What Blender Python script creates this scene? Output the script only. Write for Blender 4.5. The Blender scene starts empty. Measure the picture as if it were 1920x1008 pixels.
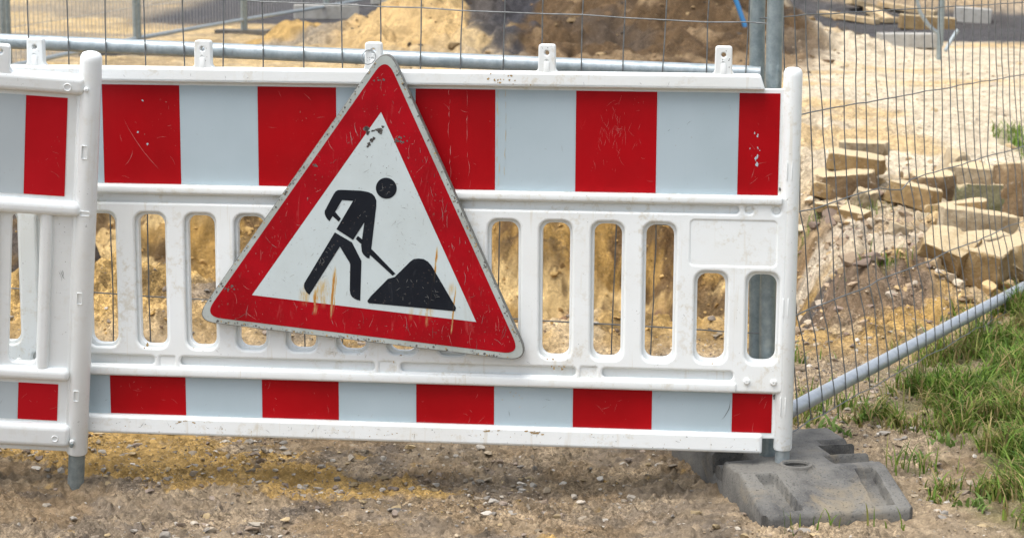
import bpy, bmesh, math, random
import numpy as np
from mathutils import Matrix, Vector
random.seed(7); rng = np.random.RandomState(11)
R = math.radians
SC = bpy.context.scene
COL = SC.collection

# ------------------------------------------------------------------ camera frame
CAM_H = 1.4405
CX = Vector((0.9999843, 0.00092616, 0.00553619))       # camera right
CD = Vector((0.00561313, -0.1649966, -0.98627816))     # camera down
CF = Vector((0.0, 0.9862937, -0.1649992))              # camera forward
FPX = 3800.0

# ------------------------------------------------------------------ noise (numpy)
PERM = np.random.RandomState(5).rand(512 * 512).reshape(512, 512)
def vnoise(x, y, s=0):
    x = np.asarray(x, float) + 37.13 * s + 100; y = np.asarray(y, float) + 91.7 * s + 100
    xi = np.floor(x).astype(int); yi = np.floor(y).astype(int)
    fx = x - xi; fy = y - yi
    fx = fx * fx * (3 - 2 * fx); fy = fy * fy * (3 - 2 * fy)
    g = lambda a, b: PERM[a % 512, b % 512]
    return (g(xi, yi) * (1 - fx) + g(xi + 1, yi) * fx) * (1 - fy) + (g(xi, yi + 1) * (1 - fx) + g(xi + 1, yi + 1) * fx) * fy
def fbm(x, y, sc, oct=4, s=0, gain=.5):
    v = 0; a = 1; t = 0
    for i in range(oct):
        v = v + a * vnoise(np.asarray(x) * sc, np.asarray(y) * sc, s + i * 3); t += a; a *= gain; sc *= 2.03
    return v / t            # 0..1, mean .5
def ss(a, b, x):
    t = np.clip((np.asarray(x, float) - a) / (b - a), 0, 1); return t * t * (3 - 2 * t)
def blob(x, y, cx, cy, rx, ry, rot=0):
    c, s_ = math.cos(rot), math.sin(rot); dx = x - cx; dy = y - cy
    u = (dx * c + dy * s_) / rx; v = (-dx * s_ + dy * c) / ry
    return np.exp(-(u * u + v * v))

def clump(x, y, sc, s=0):
    """rounded crumbs with creases between them (cell noise), 0..1"""
    x = np.asarray(x, float) * sc + 53.1 + s * 7.7; y = np.asarray(y, float) * sc + 71.9 + s * 3.3
    x, y = x + .9 * (vnoise(x * .7, y * .7, s + 5) - .5), y + .9 * (vnoise(x * .7, y * .7, s + 6) - .5)
    xi = np.floor(x).astype(int); yi = np.floor(y).astype(int); best = np.full(np.shape(x), 9.0); hh = np.zeros(np.shape(x))
    for i in (-1, 0, 1):
        for j in (-1, 0, 1):
            a = xi + i; b = yi + j; jx = PERM[(a + 17 * s) % 512, b % 512]; jy = PERM[(b + 91) % 512, (a + 13 * s) % 512]
            d = (a + jx - x) ** 2 + (b + jy - y) ** 2; m = d < best; best = np.where(m, d, best); hh = np.where(m, PERM[(a + 7) % 512, (b + 33) % 512], hh)
    return np.clip(1 - best * 1.4, 0, 1) * (.25 + .75 * hh)
# ------------------------------------------------------------------ terrain
def pit_mask(x, y):
    w = .25 * (fbm(x, y, 1.1, 3, 2) - .5)
    xr = 1.0 + .07 * (y - 7)
    return ss(7.0, 7.5, y + w) * (1 - ss(9.5, 11.6, y + 2.0 * w)) * (1 - ss(-.25, .3, x - xr + w)) * ss(-6.5, -5.5, x)
def terrain(x, y):
    x = np.asarray(x, float); y = np.asarray(y, float)
    z = .39 * ss(6.8, 14.5, y)
    z = z + .03 * ss(.2, .7, x) * (1 - ss(6, 8, y))
    z = z + .05 * (fbm(x, y, .45, 3, 4) - .5) * ss(5, 9, y)
    p = pit_mask(x, y)
    z = z * (1 - p) + p * (-.72)
    far = ss(9.3, 10.2, y) * (1 - ss(11.2, 12.0, y)) * (1 - ss(.9, 1.4, x))
    z = z + far * (.45 * (fbm(x, y, 1.6, 4, 8) - .5) + .16 * (fbm(x, y, 6, 3, 9) - .5))
    # spoil mounds along the near edge of the pit
    clod = .65 + .7 * fbm(x, y, 5, 4, 12)
    z = z + .33 * blob(x, y, -1.55, 7.25, .60, .30) * clod + .14 * blob(x, y, -.98, 7.0, .30, .20) * clod
    z = z + .05 * blob(x, y, .2, 7.0, .5, .15) * clod
    # dark earth bank inside the pit on the left
    z = z + 1.05 * blob(x, y, -2.2, 9.0, .46, .8) * (.7 + .6 * fbm(x, y, 3, 4, 15))
    # rubble and sand heaps right of the pit, under the stones
    z = z + .10 * blob(x, y, 1.25, 7.55, .38, .28) * (.5 + fbm(x, y, 6, 4, 17))
    z = z + .14 * blob(x, y, 1.72, 7.85, .33, .25) * (.6 + .8 * fbm(x, y, 5, 4, 18))
    z = z + .10 * blob(x, y, 1.72, 9.9, .5, .4) * (.6 + .8 * fbm(x, y, 4, 3, 19))
    # far heaps
    rough = .62 + .76 * fbm(x, y, 1.3, 5, 21)
    z = z + .40 * blob(x, y, -.70, 18.0, .55, 1.0) * rough + .17 * blob(x, y, -2.0, 18.6, .30, .4) * rough
    z = z + .25 * blob(x, y, .0, 16.6, .45, .5) * rough
    z = z + 1.9 * blob(x, y, 1.32, 19.5, .88, 2.0) * (.55 + .9 * fbm(x, y, 1.2, 5, 23))
    z = z + .9 * blob(x, y, 2.75, 25.5, 1.1, 1.3) * rough
    z = z + .28 * blob(x, y, -.25, 20.0, .5, 1.6) * rough
    z = z + 1.2 * blob(x, y, 5.0, 27.0, 3.4, 1.8) * rough
    z = z + .15 * ss(22, 40, y) * (fbm(x, y, .3, 4, 30) - .2) * 3
    # fine relief
    near = 1 - ss(12, 20, y)
    fr = 1 - ss(6.4, 7.2, y)
    z = z + .02 * (fbm(x, y, 6, 3, 40) - .5) + near * (.022 * (fbm(x, y, 24, 3, 43, .62) - .5)) + fr * .016 * (fbm(x, y, 75, 3, 47, .7) - .5)
    z = z + fr * .018 * np.clip(fbm(x, y, 55, 2, 48) - .55, 0, 1) * ss(.40, .60, fbm(x, y, 3.3, 3, 49)) * 3
    z = z + ss(13, 17, y) * .22 * (fbm(x, y, 3.2, 4, 44, .62) - .5) * ss(.18, .4, blob(x, y, .6, 19, 2.6, 3.2))
    z = z + ss(12, 15, y) * .05 * (fbm(x, y, 2.4, 4, 45, .62) - .5) + ss(13, 16, y) * ss(.10, .35, blob(x, y, .6, 19, 2.2, 3.2)) * (.16 * clump(x, y, 3.2, 6) + .07 * clump(x, y, 8, 7))
    rg = fbm(x, y, 2.0, 2, 50)
    z = z + near * .013 * np.clip(fbm(x, y, 38, 3, 52) - .56, 0, 1) * 4 * ss(.42, .62, rg)
    # churned relief of the loose sand
    loose = ss(6.6, 7.2, y) * (1 - ss(12.5, 15, y))
    rr_ = ss(.40, .62, fbm(x, y, 2.2, 3, 57))
    z = z + fr * (.0095 * clump(x, y, 34, 1) * (.25 + rr_) + .006 * clump(x, y, 75, 2) * (1.1 - .5 * rr_))
    z = z + loose * (.07 * (fbm(x, y, 12, 4, 55, .65) - .5) + .055 * clump(x, y, 8.5, 3) * (.3 + rr_) + .028 * clump(x, y, 21, 4) + .012 * clump(x, y, 48, 5)) * (1 - .75 * ss(1.3, 2.2, x - .05 * (y - 7)) * ss(8.5, 10, y))
    return z

def spot(px, py, lift=0.0):
    """where the line of sight measured in the photograph meets the terrain"""
    d = CX * ((px - 960) / FPX) + CD * ((py - 504) / FPX) + CF
    t = np.linspace(3.5, 60, 3000)
    xs = d.x * t; ys = d.y * t; zs = CAM_H + d.z * t
    h = terrain(xs, ys) + lift
    i = int(np.argmax(zs < h)) or len(t) - 1
    return Vector((xs[i], ys[i], float(h[i])))

# ------------------------------------------------------------------ material helpers
def newmat(name, rough=.5, metal=0, col=(.8, .8, .8), spec=.5):
    m = bpy.data.materials.new(name); m.use_nodes = True
    b = m.node_tree.nodes['Principled BSDF']
    b.inputs['Base Color'].default_value = (*col, 1); b.inputs['Roughness'].default_value = rough
    b.inputs['Metallic'].default_value = metal; b.inputs['Specular IOR Level'].default_value = spec
    return m
class NT:
    def __init__(s, m):
        s.m = m; s.t = m.node_tree; s.b = s.t.nodes['Principled BSDF']
        s.tc = s.t.nodes.new('ShaderNodeTexCoord')
    def n(s, k, **kw):
        a = s.t.nodes.new(k)
        for x, v in kw.items(): setattr(a, x, v)
        return a
    def put(s, sock, v):
        if hasattr(v, 'is_output') or isinstance(v, bpy.types.NodeSocket): s.t.links.new(v, sock)
        else: sock.default_value = v
    def math(s, op, a, b=0., c=0., clamp=False):
        k = s.n('ShaderNodeMath', operation=op, use_clamp=clamp)
        s.put(k.inputs[0], a); s.put(k.inputs[1], b); s.put(k.inputs[2], c); return k.outputs[0]
    def mapped(s, scale=(1, 1, 1), loc=(0, 0, 0), rot=(0, 0, 0), src='Object'):
        k = s.n('ShaderNodeMapping'); s.t.links.new(s.tc.outputs[src], k.inputs[0])
        k.inputs['Scale'].default_value = scale; k.inputs['Location'].default_value = loc; k.inputs['Rotation'].default_value = rot
        return k.outputs[0]
    def noise(s, scale, detail=3, rough=.55, vec=None, dist=0):
        k = s.n('ShaderNodeTexNoise'); s.t.links.new(vec or s.tc.outputs['Object'], k.inputs['Vector'])
        k.inputs['Scale'].default_value = scale; k.inputs['Detail'].default_value = detail; k.inputs['Roughness'].default_value = rough
        k.inputs['Distortion'].default_value = dist
        return k.outputs['Fac']
    def vor(s, scale, vec=None, feat='F1'):
        k = s.n('ShaderNodeTexVoronoi', feature=feat); s.t.links.new(vec or s.tc.outputs['Object'], k.inputs['Vector'])
        k.inputs['Scale'].default_value = scale; return k.outputs['Distance']
    def ramp(s, f, lo, hi):
        k = s.n('ShaderNodeMapRange'); s.put(k.inputs['Value'], f)
        k.inputs['From Min'].default_value = lo; k.inputs['From Max'].default_value = hi; k.clamp = True
        k.interpolation_type = 'SMOOTHSTEP'; return k.outputs[0]
    def mix(s, f, a, b, mode='MIX'):
        k = s.n('ShaderNodeMix', data_type='RGBA', blend_type=mode); s.put(k.inputs[0], f)
        for i, v in ((6, a), (7, b)):
            if isinstance(v, tuple): v = (*v, 1)[:4]
            s.put(k.inputs[i], v)
        return k.outputs[2]
    def col(s, c): s.put(s.b.inputs['Base Color'], c)
    def bump(s, h, strength=.3, dist=.01):
        k = s.n('ShaderNodeBump'); s.put(k.inputs['Height'], h)
        k.inputs['Strength'].default_value = strength; k.inputs['Distance'].default_value = dist
        s.t.links.new(k.outputs[0], s.b.inputs['Normal'])
    def xyz(s):
        k = s.n('ShaderNodeSeparateXYZ'); s.t.links.new(s.tc.outputs['Object'], k.inputs[0]); return k.outputs
    def gauss(s, v, c, w):
        d = s.math('DIVIDE', s.math('SUBTRACT', v, c), w)
        return s.math('EXPONENT', s.math('MULTIPLY', s.math('MULTIPLY', d, d), -1.))

def plastic(name, dirt=.5):
    m = newmat(name, .38, 0, (.8, .81, .8)); N = NT(m)
    base = (.81, .845, .845)
    c = N.mix(N.ramp(N.noise(3.5, 4), .35, .75), base, (.76, .78, .76))
    # grime film
    g = N.math('MULTIPLY', N.math('MULTIPLY', N.ramp(N.noise(38, 6, .7), .50, .66), N.ramp(N.noise(4.5, 3), .40, .62)), .60 * dirt)
    c = N.mix(g, c, (.52, .46, .33))
    v = N.math('MULTIPLY', N.ramp(N.noise(55, 3, .6, N.mapped((1, 1, .07))), .60, .74), .35 * dirt)
    c = N.mix(v, c, (.50, .40, .22))
    # small dark scuffs
    sp = N.math('MULTIPLY', N.ramp(N.noise(240, 2, .5), .70, .76), N.ramp(N.noise(11, 2), .48, .62))
    c = N.mix(N.math('MULTIPLY', sp, .75), c, (.10, .095, .085))
    sc = N.math('MULTIPLY', N.ramp(N.noise(60, 4, .7, N.mapped((1.6, 1, .5), rot=(0, .5, 0))), .70, .76), N.ramp(N.noise(5, 2), .5, .6))
    c = N.mix(N.math('MULTIPLY', sc, .5), c, (.2, .19, .17))
    N.col(c); N.bump(N.noise(160, 3), .06, .004)
    N.put(N.b.inputs['Roughness'], N.math('ADD', N.math('MULTIPLY', N.noise(9, 3), .25), .27))
    return m
PLASTIC = plastic('white_plastic', .8); PLASTIC2 = plastic('clean_white_plastic', .30)

def film(name, a, b, scr, gloss=.35, scamt=.5):
    m = newmat(name, gloss, 0, a, .16); N = NT(m)
    c = N.mix(N.ramp(N.noise(5, 4), .3, .7), a, b)
    c = N.mix(N.math('MULTIPLY', N.ramp(N.noise(120, 2, .5, N.mapped((1, 1, .02))), .45, .75), .12), c, b)
    s1 = N.math('MULTIPLY', N.ramp(N.noise(22, 5, .75, N.mapped((1, 1, .35), rot=(0, .7, 0)), 1.2), .66, .76), scamt)
    c = N.mix(s1, c, scr)
    s2 = N.math('MULTIPLY', N.ramp(N.noise(190, 2, .5), .72, .76), N.ramp(N.noise(9, 2), .5, .6))
    c = N.mix(N.math('MULTIPLY', s2, .7), c, (.25, .2, .17))
    N.col(c)
    N.put(N.b.inputs['Roughness'], N.math('ADD', N.math('MULTIPLY', N.noise(7, 4), .3), gloss - .12))
    return m
RED = film('red_reflective_film', (.37, .0008, .0045), (.30, .0006, .0035), (.50, .05, .05), .42, .30)
WHITEF = film('white_reflective_film', (.405, .485, .525), (.375, .455, .49), (.50, .54, .54), .42, .25)
REDPALE = film('faded_red_film', (.50, .006, .014), (.44, .005, .011), (.55, .09, .09), .42, .3)
WHITEPALE = film('pale_reflective_film', (.50, .565, .59), (.46, .52, .55), (.6, .6, .58), .42, .2)

def simple(name, a, b, sc=20, rough=.6, metal=0, bump=.2, bs=60, bd=.004, spec=.5):
    m = newmat(name, rough, metal, a, spec); N = NT(m)
    N.col(N.mix(N.ramp(N.noise(sc, 5, .6), .3, .7), a, b)); N.bump(N.noise(bs, 4), bump, bd); return m
def galvanised(name, a=(.42, .47, .49), b=(.28, .33, .35), rust=.3):
    m = newmat(name, .45, .55, a); N = NT(m)
    c = N.mix(N.ramp(N.noise(38, 5, .7), .3, .7), a, b)
    c = N.mix(N.math('MULTIPLY', N.ramp(N.noise(9, 4), .56, .72), .5), c, (.40, .40, .36))
    c = N.mix(N.math('MULTIPLY', N.ramp(N.noise(90, 3, .6), .68, .76), rust), c, (.20, .13, .08))
    N.col(c); N.bump(N.noise(180, 3), .15, .002)
    N.put(N.b.inputs['Roughness'], N.math('ADD', N.math('MULTIPLY', N.noise(30, 3), .3), .3))
    return m
GALV = galvanised('galvanised_steel'); GALVD = galvanised('dull_galvanised_steel', (.33, .38, .39), (.22, .27, .28))
WIRE = simple('wire_steel', (.20, .21, .21), (.12, .125, .125), 60, .5, .5, .1)
PIPE = galvanised('grey_coated_steel', (.46, .50, .54), (.40, .44, .48), .1)
HOLE = newmat('dark_hole', .9, 0, (.03, .025, .02))
DARKM = simple('dirty_edge_aluminium', (.24, .24, .22), (.10, .10, .09), 60, .6, .3, .2)
ROT = {}

def rubber():
    m = newmat('recycled_rubber', .75, 0, (.16, .16, .155)); N = NT(m)
    c = N.mix(N.ramp(N.noise(30, 6, .7), .3, .7), (.044, .043, .042), (.100, .099, .094))
    c = N.mix(N.ramp(N.noise(5, 4, .6), .35, .65), c, (.150, .145, .130))
    x, y, z = N.xyz()
    a = N.math('MULTIPLY', N.gauss(x, .24, .10), N.gauss(y, .09, .09))
    s = N.math('MULTIPLY', N.ramp(N.math('ADD', N.noise(11, 5, .65, dist=.6), N.math('MULTIPLY', a, .20)), .54, .82), .62)
    c = N.mix(s, c, (.24, .19, .115))
    c = N.mix(N.math('MULTIPLY', N.ramp(N.noise(170, 3, .7), .54, .68), .75), c, (.022, .023, .025))
    d = N.math('MULTIPLY', N.ramp(N.noise(260, 2), .60, .70), .55)
    c = N.mix(d, c, (.20, .175, .13))
    N.col(c); N.bump(N.math('ADD', N.noise(90, 4), N.math('MULTIPLY', N.noise(350, 2), .4)), .5, .004); return m
RUBBER = rubber()

def stone_mat(name, a, b, face=(.20, .13, .065), lit_top=(.52, .42, .265)):
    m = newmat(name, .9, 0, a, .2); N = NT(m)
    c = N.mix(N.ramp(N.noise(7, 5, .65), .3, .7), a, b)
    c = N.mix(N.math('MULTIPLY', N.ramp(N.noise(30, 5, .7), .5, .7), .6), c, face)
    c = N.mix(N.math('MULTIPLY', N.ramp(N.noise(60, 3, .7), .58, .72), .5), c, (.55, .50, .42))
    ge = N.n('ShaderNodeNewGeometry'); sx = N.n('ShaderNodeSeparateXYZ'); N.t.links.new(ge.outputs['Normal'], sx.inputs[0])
    if lit_top: c = N.mix(N.ramp(N.math('ADD', sx.outputs[2], N.math('MULTIPLY', N.math('SUBTRACT', N.noise(16, 5, .7), .5), 1.3)), .35, .8), c, lit_top)  # up-facing faces tinted lighter: daylight on the tops put into the colour
    N.col(c); N.bump(N.noise(45, 6, .7), .9, .012); return m
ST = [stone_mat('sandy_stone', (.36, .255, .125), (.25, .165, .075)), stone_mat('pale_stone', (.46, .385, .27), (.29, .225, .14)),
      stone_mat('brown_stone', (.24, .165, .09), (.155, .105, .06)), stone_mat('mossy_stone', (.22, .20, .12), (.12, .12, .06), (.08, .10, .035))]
CONC = stone_mat('concrete', (.46, .45, .42), (.36, .35, .32), (.30, .28, .22), None)
WOOD = simple('weathered_wood', (.55, .43, .26), (.36, .26, .14), 16, .85, 0, .4, 30, .01)
BLUE = simple('blue_plastic_pipe', (.03, .19, .42), (.03, .15, .33), 10, .5, 0, .05)

# ------------------------------------------------------------------ mesh helpers
class MB:
    """collects shapes, each with a material, into one mesh"""
    def __init__(s): s.v = []; s.f = []; s.mi = []; s.sm = []; s.mats = []
    def mid(s, m):
        if m not in s.mats: s.mats.append(m)
        return s.mats.index(m)
    def add(s, vs, fs, mat, smooth=False):
        o = len(s.v); s.v += [tuple(p) for p in vs]; k = s.mid(mat)
        for f in fs: s.f.append(tuple(o + i for i in f)); s.mi.append(k); s.sm.append(smooth)
        return s
    def addbm(s, bm, mat, smooth=True, mx=None):
        bm.verts.index_update()
        vs = [(mx @ v.co if mx else v.co)[:] for v in bm.verts]
        s.add(vs, [[v.index for v in f.verts] for f in bm.faces], mat, smooth); bm.free(); return s
    def box(s, a, b, mat, bevel=.003, seg=2, mx=None, jitter=0, cuts=0):
        bm = bmesh.new(); bmesh.ops.create_cube(bm, size=1)
        sx, sy, sz = (b[i] - a[i] for i in range(3)); c = [(a[i] + b[i]) / 2 for i in range(3)]
        for v in bm.verts: v.co = Vector((v.co.x * sx, v.co.y * sy, v.co.z * sz))
        if cuts: bmesh.ops.subdivide_edges(bm, edges=bm.edges[:], cuts=cuts, use_grid_fill=True)
        elif bevel: bmesh.ops.bevel(bm, geom=bm.edges[:], offset=bevel, segments=seg, profile=.5, affect='EDGES')
        if jitter:
            for v in bm.verts: v.co += Vector([random.gauss(0, jitter) for _ in range(3)])
        for v in bm.verts: v.co += Vector(c)
        return s.addbm(bm, mat, True, mx)
    def tube(s, pts, r, mat, n=12, caps=True):
        pts = [Vector(p) for p in pts]; L = len(pts); vs = []; fs = []
        for i, p in enumerate(pts):
            t = (pts[min(i + 1, L - 1)] - pts[max(i - 1, 0)]).normalized()
            ref = Vector((0, 0, 1)) if abs(t.z) < .9 else Vector((1, 0, 0))
            a = t.cross(ref).normalized(); b = t.cross(a); rr = r[i] if isinstance(r, (list, tuple)) else r
            for k in range(n):
                an = 2 * math.pi * k / n; vs.append(p + (a * math.cos(an) + b * math.sin(an)) * rr)
        for i in range(L - 1):
            for k in range(n):
                fs.append((i * n + k, i * n + (k + 1) % n, (i + 1) * n + (k + 1) % n, (i + 1) * n + k))
        if caps: fs.append(tuple(range(n))[::-1]); fs.append(tuple((L - 1) * n + k for k in range(n)))
        return s.add(vs, fs, mat, n > 6)
    def build(s, name, parent=None, sharp=38):
        me = bpy.data.meshes.new(name); me.from_pydata(s.v, [], s.f)
        for m in s.mats: me.materials.append(m)
        me.polygons.foreach_set('material_index', s.mi); me.polygons.foreach_set('use_smooth', s.sm)
        me.update()
        bm = bmesh.new(); bm.from_mesh(me); bmesh.ops.recalc_face_normals(bm, faces=bm.faces[:]); bm.to_mesh(me); bm.free()
        me.set_sharp_from_angle(angle=R(sharp))
        o = bpy.data.objects.new(name, me); COL.objects.link(o)
        if parent: o.parent = parent
        return o
def tag(o, label=None, cat=None, group=None, kind=None):
    for k, v in (('label', label), ('category', cat), ('group', group), ('kind', kind)):
        if v: o[k] = v
    return o
def root(name, label, cat, group=None, mx=None):
    o = bpy.data.objects.new(name, None); o.empty_display_size = .1; COL.objects.link(o)
    if mx is not None: o.matrix_world = mx
    return tag(o, label, cat, group)

def rrect(x0, x1, z0, z1, r, n=5):
    r = min(r, (x1 - x0) / 2 - 1e-4, (z1 - z0) / 2 - 1e-4)
    out = []
    for cx, cz, a0 in ((x1 - r, z1 - r, 0), (x0 + r, z1 - r, 90), (x0 + r, z0 + r, 180), (x1 - r, z0 + r, 270)):
        for k in range(n + 1):
            a = R(a0 + 90 * k / n); out.append((cx + r * math.cos(a), cz + r * math.sin(a)))
    return out
def circ(cx, cz, r, n=16): return [(cx + r * math.cos(2 * math.pi * k / n), cz + r * math.sin(2 * math.pi * k / n)) for k in range(n)]
def rpoly(pts, r, n=6):
    """round the corners of a polygon"""
    out = []; L = len(pts)
    for i in range(L):
        p = Vector(pts[i]); a = Vector(pts[i - 1]) - p; b = Vector(pts[(i + 1) % L]) - p
        rr = r[i] if isinstance(r, (list, tuple)) else r
        if rr <= 0: out.append(tuple(p)); continue
        half = a.angle(b) / 2; d = min(rr / math.tan(half), a.length * .49, b.length * .49)
        pa = p + a.normalized() * d; pb = p + b.normalized() * d
        for k in range(n + 1):
            t = k / n; q = pa * (1 - t) ** 2 + p * 2 * t * (1 - t) + pb * t * t; out.append(tuple(q))
    return out
def plate(mb, outer, holes, front, thick, bevel, mat, seg=3):
    """flat piece with holes and rounded edges; front face lies at local y = -front"""
    cu = bpy.data.curves.new('tmp', 'CURVE'); cu.dimensions = '2D'; cu.fill_mode = 'BOTH'
    for pts in [outer] + holes:
        sp = cu.splines.new('POLY'); sp.points.add(len(pts) - 1)
        for q, (a, b) in zip(sp.points, pts): q.co = (a, b, 0, 1)
        sp.use_cyclic_u = True
    cu.bevel_depth = bevel; cu.bevel_resolution = seg; cu.offset = -bevel; cu.extrude = max(thick / 2 - bevel, 0)
    ob = bpy.data.objects.new('tmp', cu); COL.objects.link(ob)
    me = bpy.data.meshes.new_from_object(ob.evaluated_get(bpy.context.evaluated_depsgraph_get()))
    yc = -front + thick / 2
    mb.add([(v.co.x, yc - v.co.z, v.co.y) for v in me.vertices], [tuple(p.vertices) for p in me.polygons], mat, True)
    bpy.data.objects.remove(ob); bpy.data.curves.remove(cu); bpy.data.meshes.remove(me)
def sheet(mb, pts, off, mat):
    """flat film cut to a polygon, facing local -y"""
    from mathutils.geometry import tessellate_polygon
    tri = tessellate_polygon([[Vector((a, b, 0)) for a, b in pts]])
    vs = [(a, -off, b) for a, b in pts]; fs = []
    for t in tri:
        a, b, c = (Vector(vs[i]) for i in t)
        fs.append(t if (b - a).cross(c - a).y < 0 else t[::-1])
    mb.add(vs, fs, mat)
def stud(mb, u, z, front, r, h, mat, dimple=False):
    vs = []; fs = []; n = 16
    prof = [(r, 0), (r * .93, h * .6), (r * .62, h), (0.001, h * 1.02)] if not dimple else [(r * 1.25, 0), (r * 1.12, .0018), (r, .0014), (r * .72, -.0015), (.001, -.002)]
    for a, b in prof:
        for k in range(n): vs.append((u + a * math.cos(2 * math.pi * k / n), -front - b, z + a * math.sin(2 * math.pi * k / n)))
    for i in range(len(prof) - 1):
        for k in range(n): fs.append((i * n + k, i * n + (k + 1) % n, (i + 1) * n + (k + 1) % n, (i + 1) * n + k))
    mb.add(vs, fs, mat, True)
def post_body(mb, u, z0, z1, r, mat):
    pts = [(u, 0, z0), (u, 0, z0 + .004), (u, 0, z1 - .022), (u, 0, z1 - .012), (u, 0, z1 - .004), (u, 0, z1)]
    mb.tube([(a, .008, c) for a, b, c in pts], [r * .93, r, r, r * .97, r * .82, r * .5], mat, 28)

MUD = simple('dried_mud', (.44, .31, .14), (.30, .20, .08), 90, .9, 0, .3, 200, .003)
SCUFF = simple('dark_scuff', (.14, .13, .12), (.07, .065, .06), 90, .8)
PALE = simple('pale_scratch', (.50, .085, .085), (.52, .25, .23), 90, .7)
GREYSC = simple('grey_scratch', (.34, .35, .34), (.20, .20, .19), 90, .7)
DRIP = simple('brown_drip', (.42, .34, .20), (.50, .44, .33), 60, .85)
def sliver(mb, u, z, ang, ln, w, off, mat):
    n = 5; top = []; bot = []; bend = random.uniform(-.12, .12) * ln
    for i in range(n + 1):
        t = i / n - .5; x = t * ln; y = bend * (t * t * 4 - 1) + random.gauss(0, w * .3); ww = w * (1 - (2 * t) ** 2) * .5 * random.uniform(.5, 1.2) + 1e-5
        for L, s_ in ((top, 1), (bot, -1)): L.append((u + x * math.cos(ang) - (y + s_ * ww) * math.sin(ang), z + x * math.sin(ang) + (y + s_ * ww) * math.cos(ang)))
    vs = [(a, -off, b) for a, b in top + bot]; m = n + 1
    mb.add(vs, [(i, i + 1, m + i + 1, m + i) for i in range(n)], mat)
def splat(mb, u, z, r, off, mat, n=11, sx=1, sz=1):
    ph = [random.uniform(.35, 1.25) for _ in range(n)]
    vs = [(u, -off, z)] + [(u + r * sx * ph[k] * math.cos(2 * math.pi * k / n), -off, z + r * sz * ph[k] * math.sin(2 * math.pi * k / n)) for k in range(n)]
    mb.add(vs, [(0, 1 + k, 1 + (k + 1) % n) for k in range(n)], mat)

# ------------------------------------------------------------------ the wide barrier
B0 = Vector((-1.13744, 5.13221, 0.0)); YAW = math.atan2(-.102757, .994707)
BM = Matrix.Translation(B0) @ Matrix.Rotation(YAW, 4, 'Z')
WM = BM.copy()
MB_ROOT = root('construction_barrier', 'wide white plastic barrier with red and white bands carrying the triangular sign', 'barrier', None, BM)
WB = MB_ROOT
def slot(c, z0=.3845, z1=.7215, w=.0345): return rrect(c - w, c + w, z0, z1, .024, 5)
slots = [slot(1.125 - .1293 * k) for k in range(0, 11)] + [slot(1.125 + .1293 * k) for k in range(1, 4)]
slots += [slot(1.642, .3845, .6025), slot(1.7686, .3845, .6025)]
slots = [s_ for s_ in slots]
body = MB()
# back skin
plate(body, rrect(-.235, 1.832, .185, 1.0605, .008), slots, .0, .022, .002, PLASTIC)
# frame around the slot field, with its grooves
def grow(s_, d):
    cx = sum(a for a, b in s_) / len(s_); cz = sum(b for a, b in s_) / len(s_)
    return [(a + d * (1 if a > cx else -1), b + d * (1 if b > cz else -1)) for a, b in s_]
g = []
g.append(rrect(-.10, 1.706, .7535, .7735, .009))
for a, b in ((-.10, .222), (.291, .795), (.862, 1.307), (1.374, 1.70)): g.append(rrect(a, b, .3345, .3565, .009))
sq = [rrect(1.3205, 1.360, .3185, .3580, .003, 2), rrect(.2375, .2755, .3165, .3560, .003, 2), rrect(.808, .848, .3175, .357, .003, 2)]
lab = rrect(1.590, 1.7975, .626, .735, .008)
plate(body, rrect(-.235, 1.826, .304, .7985, .012), [grow(s_, .0065) for s_ in slots] + g + sq + [lab] + [circ(u_, z_, .0100, 20) for u_, z_ in ((1.7311, .7640), (1.7977, .7630), (-.135, .7640), (-.2, .763))], .0135, .0105, .0065, PLASTIC, 4)
plate(body, rrect(1.5885, 1.799, .6245, .7365, .009), [], .0122, .01, .0008, PLASTIC)
for a, b, c, d in ((1.3205, 1.360, .3185, .3580), (.2375, .2755, .3165, .3560), (.808, .848, .3175, .357)):
    plate(body, rrect(a - .001, b + .001, c - .001, d + .001, .003, 2), [], .010, .008, .0005, PLASTIC)
# protruding ledges above and below the slots
body.box((-.22, -.0235, .7775), (1.812, .004, .7985), PLASTIC, .0055, 3)
body.box((-.22, -.0205, .304), (1.71, .004, .330), PLASTIC, .0065, 3)
# top and bottom rails
tr = rpoly([(-.19, 1.0585), (1.7625, 1.0585), (1.7500, 1.0965), (-.18, 1.0965)], [.004, .004, .012, .012])
plate(body, tr, [], .021, .046, .0075, PLASTIC, 4)
plate(body, rpoly([(-.22, .1505), (1.777, .1505), (1.777, .1985), (-.22, .1985)], .006), [], .021, .046, .0075, PLASTIC, 4)
# rounded ribs on the slats
for k in range(-7, 4):
    c = 1.125 + .1293 * (k + .5)
    if c < -.1: continue
# end post
post_body(body, 1.829, .157, 1.1135, .0232, PLASTIC)
post_body(body, -.236, .157, 1.1135, .0232, PLASTIC)
for u, z in ((1.7351, .3338), (1.8013, .333), (-.135, .3338), (-.2, .333)): stud(body, u, z, .0133, .0088, .007, PLASTIC)
for u, z in ((1.7311, .764), (1.7977, .763), (-.135, .764), (-.2, .763)): stud(body, u, z, .0060, .0105, .002, PLASTIC)
for dz in (.50, .25, .84):
    for du in (-.009, .003): body.box((1.829 + du - .0012, -.0168, dz), (1.829 + du + .0012, -.008, dz + .045), PLASTIC, .0005, 1)
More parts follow.
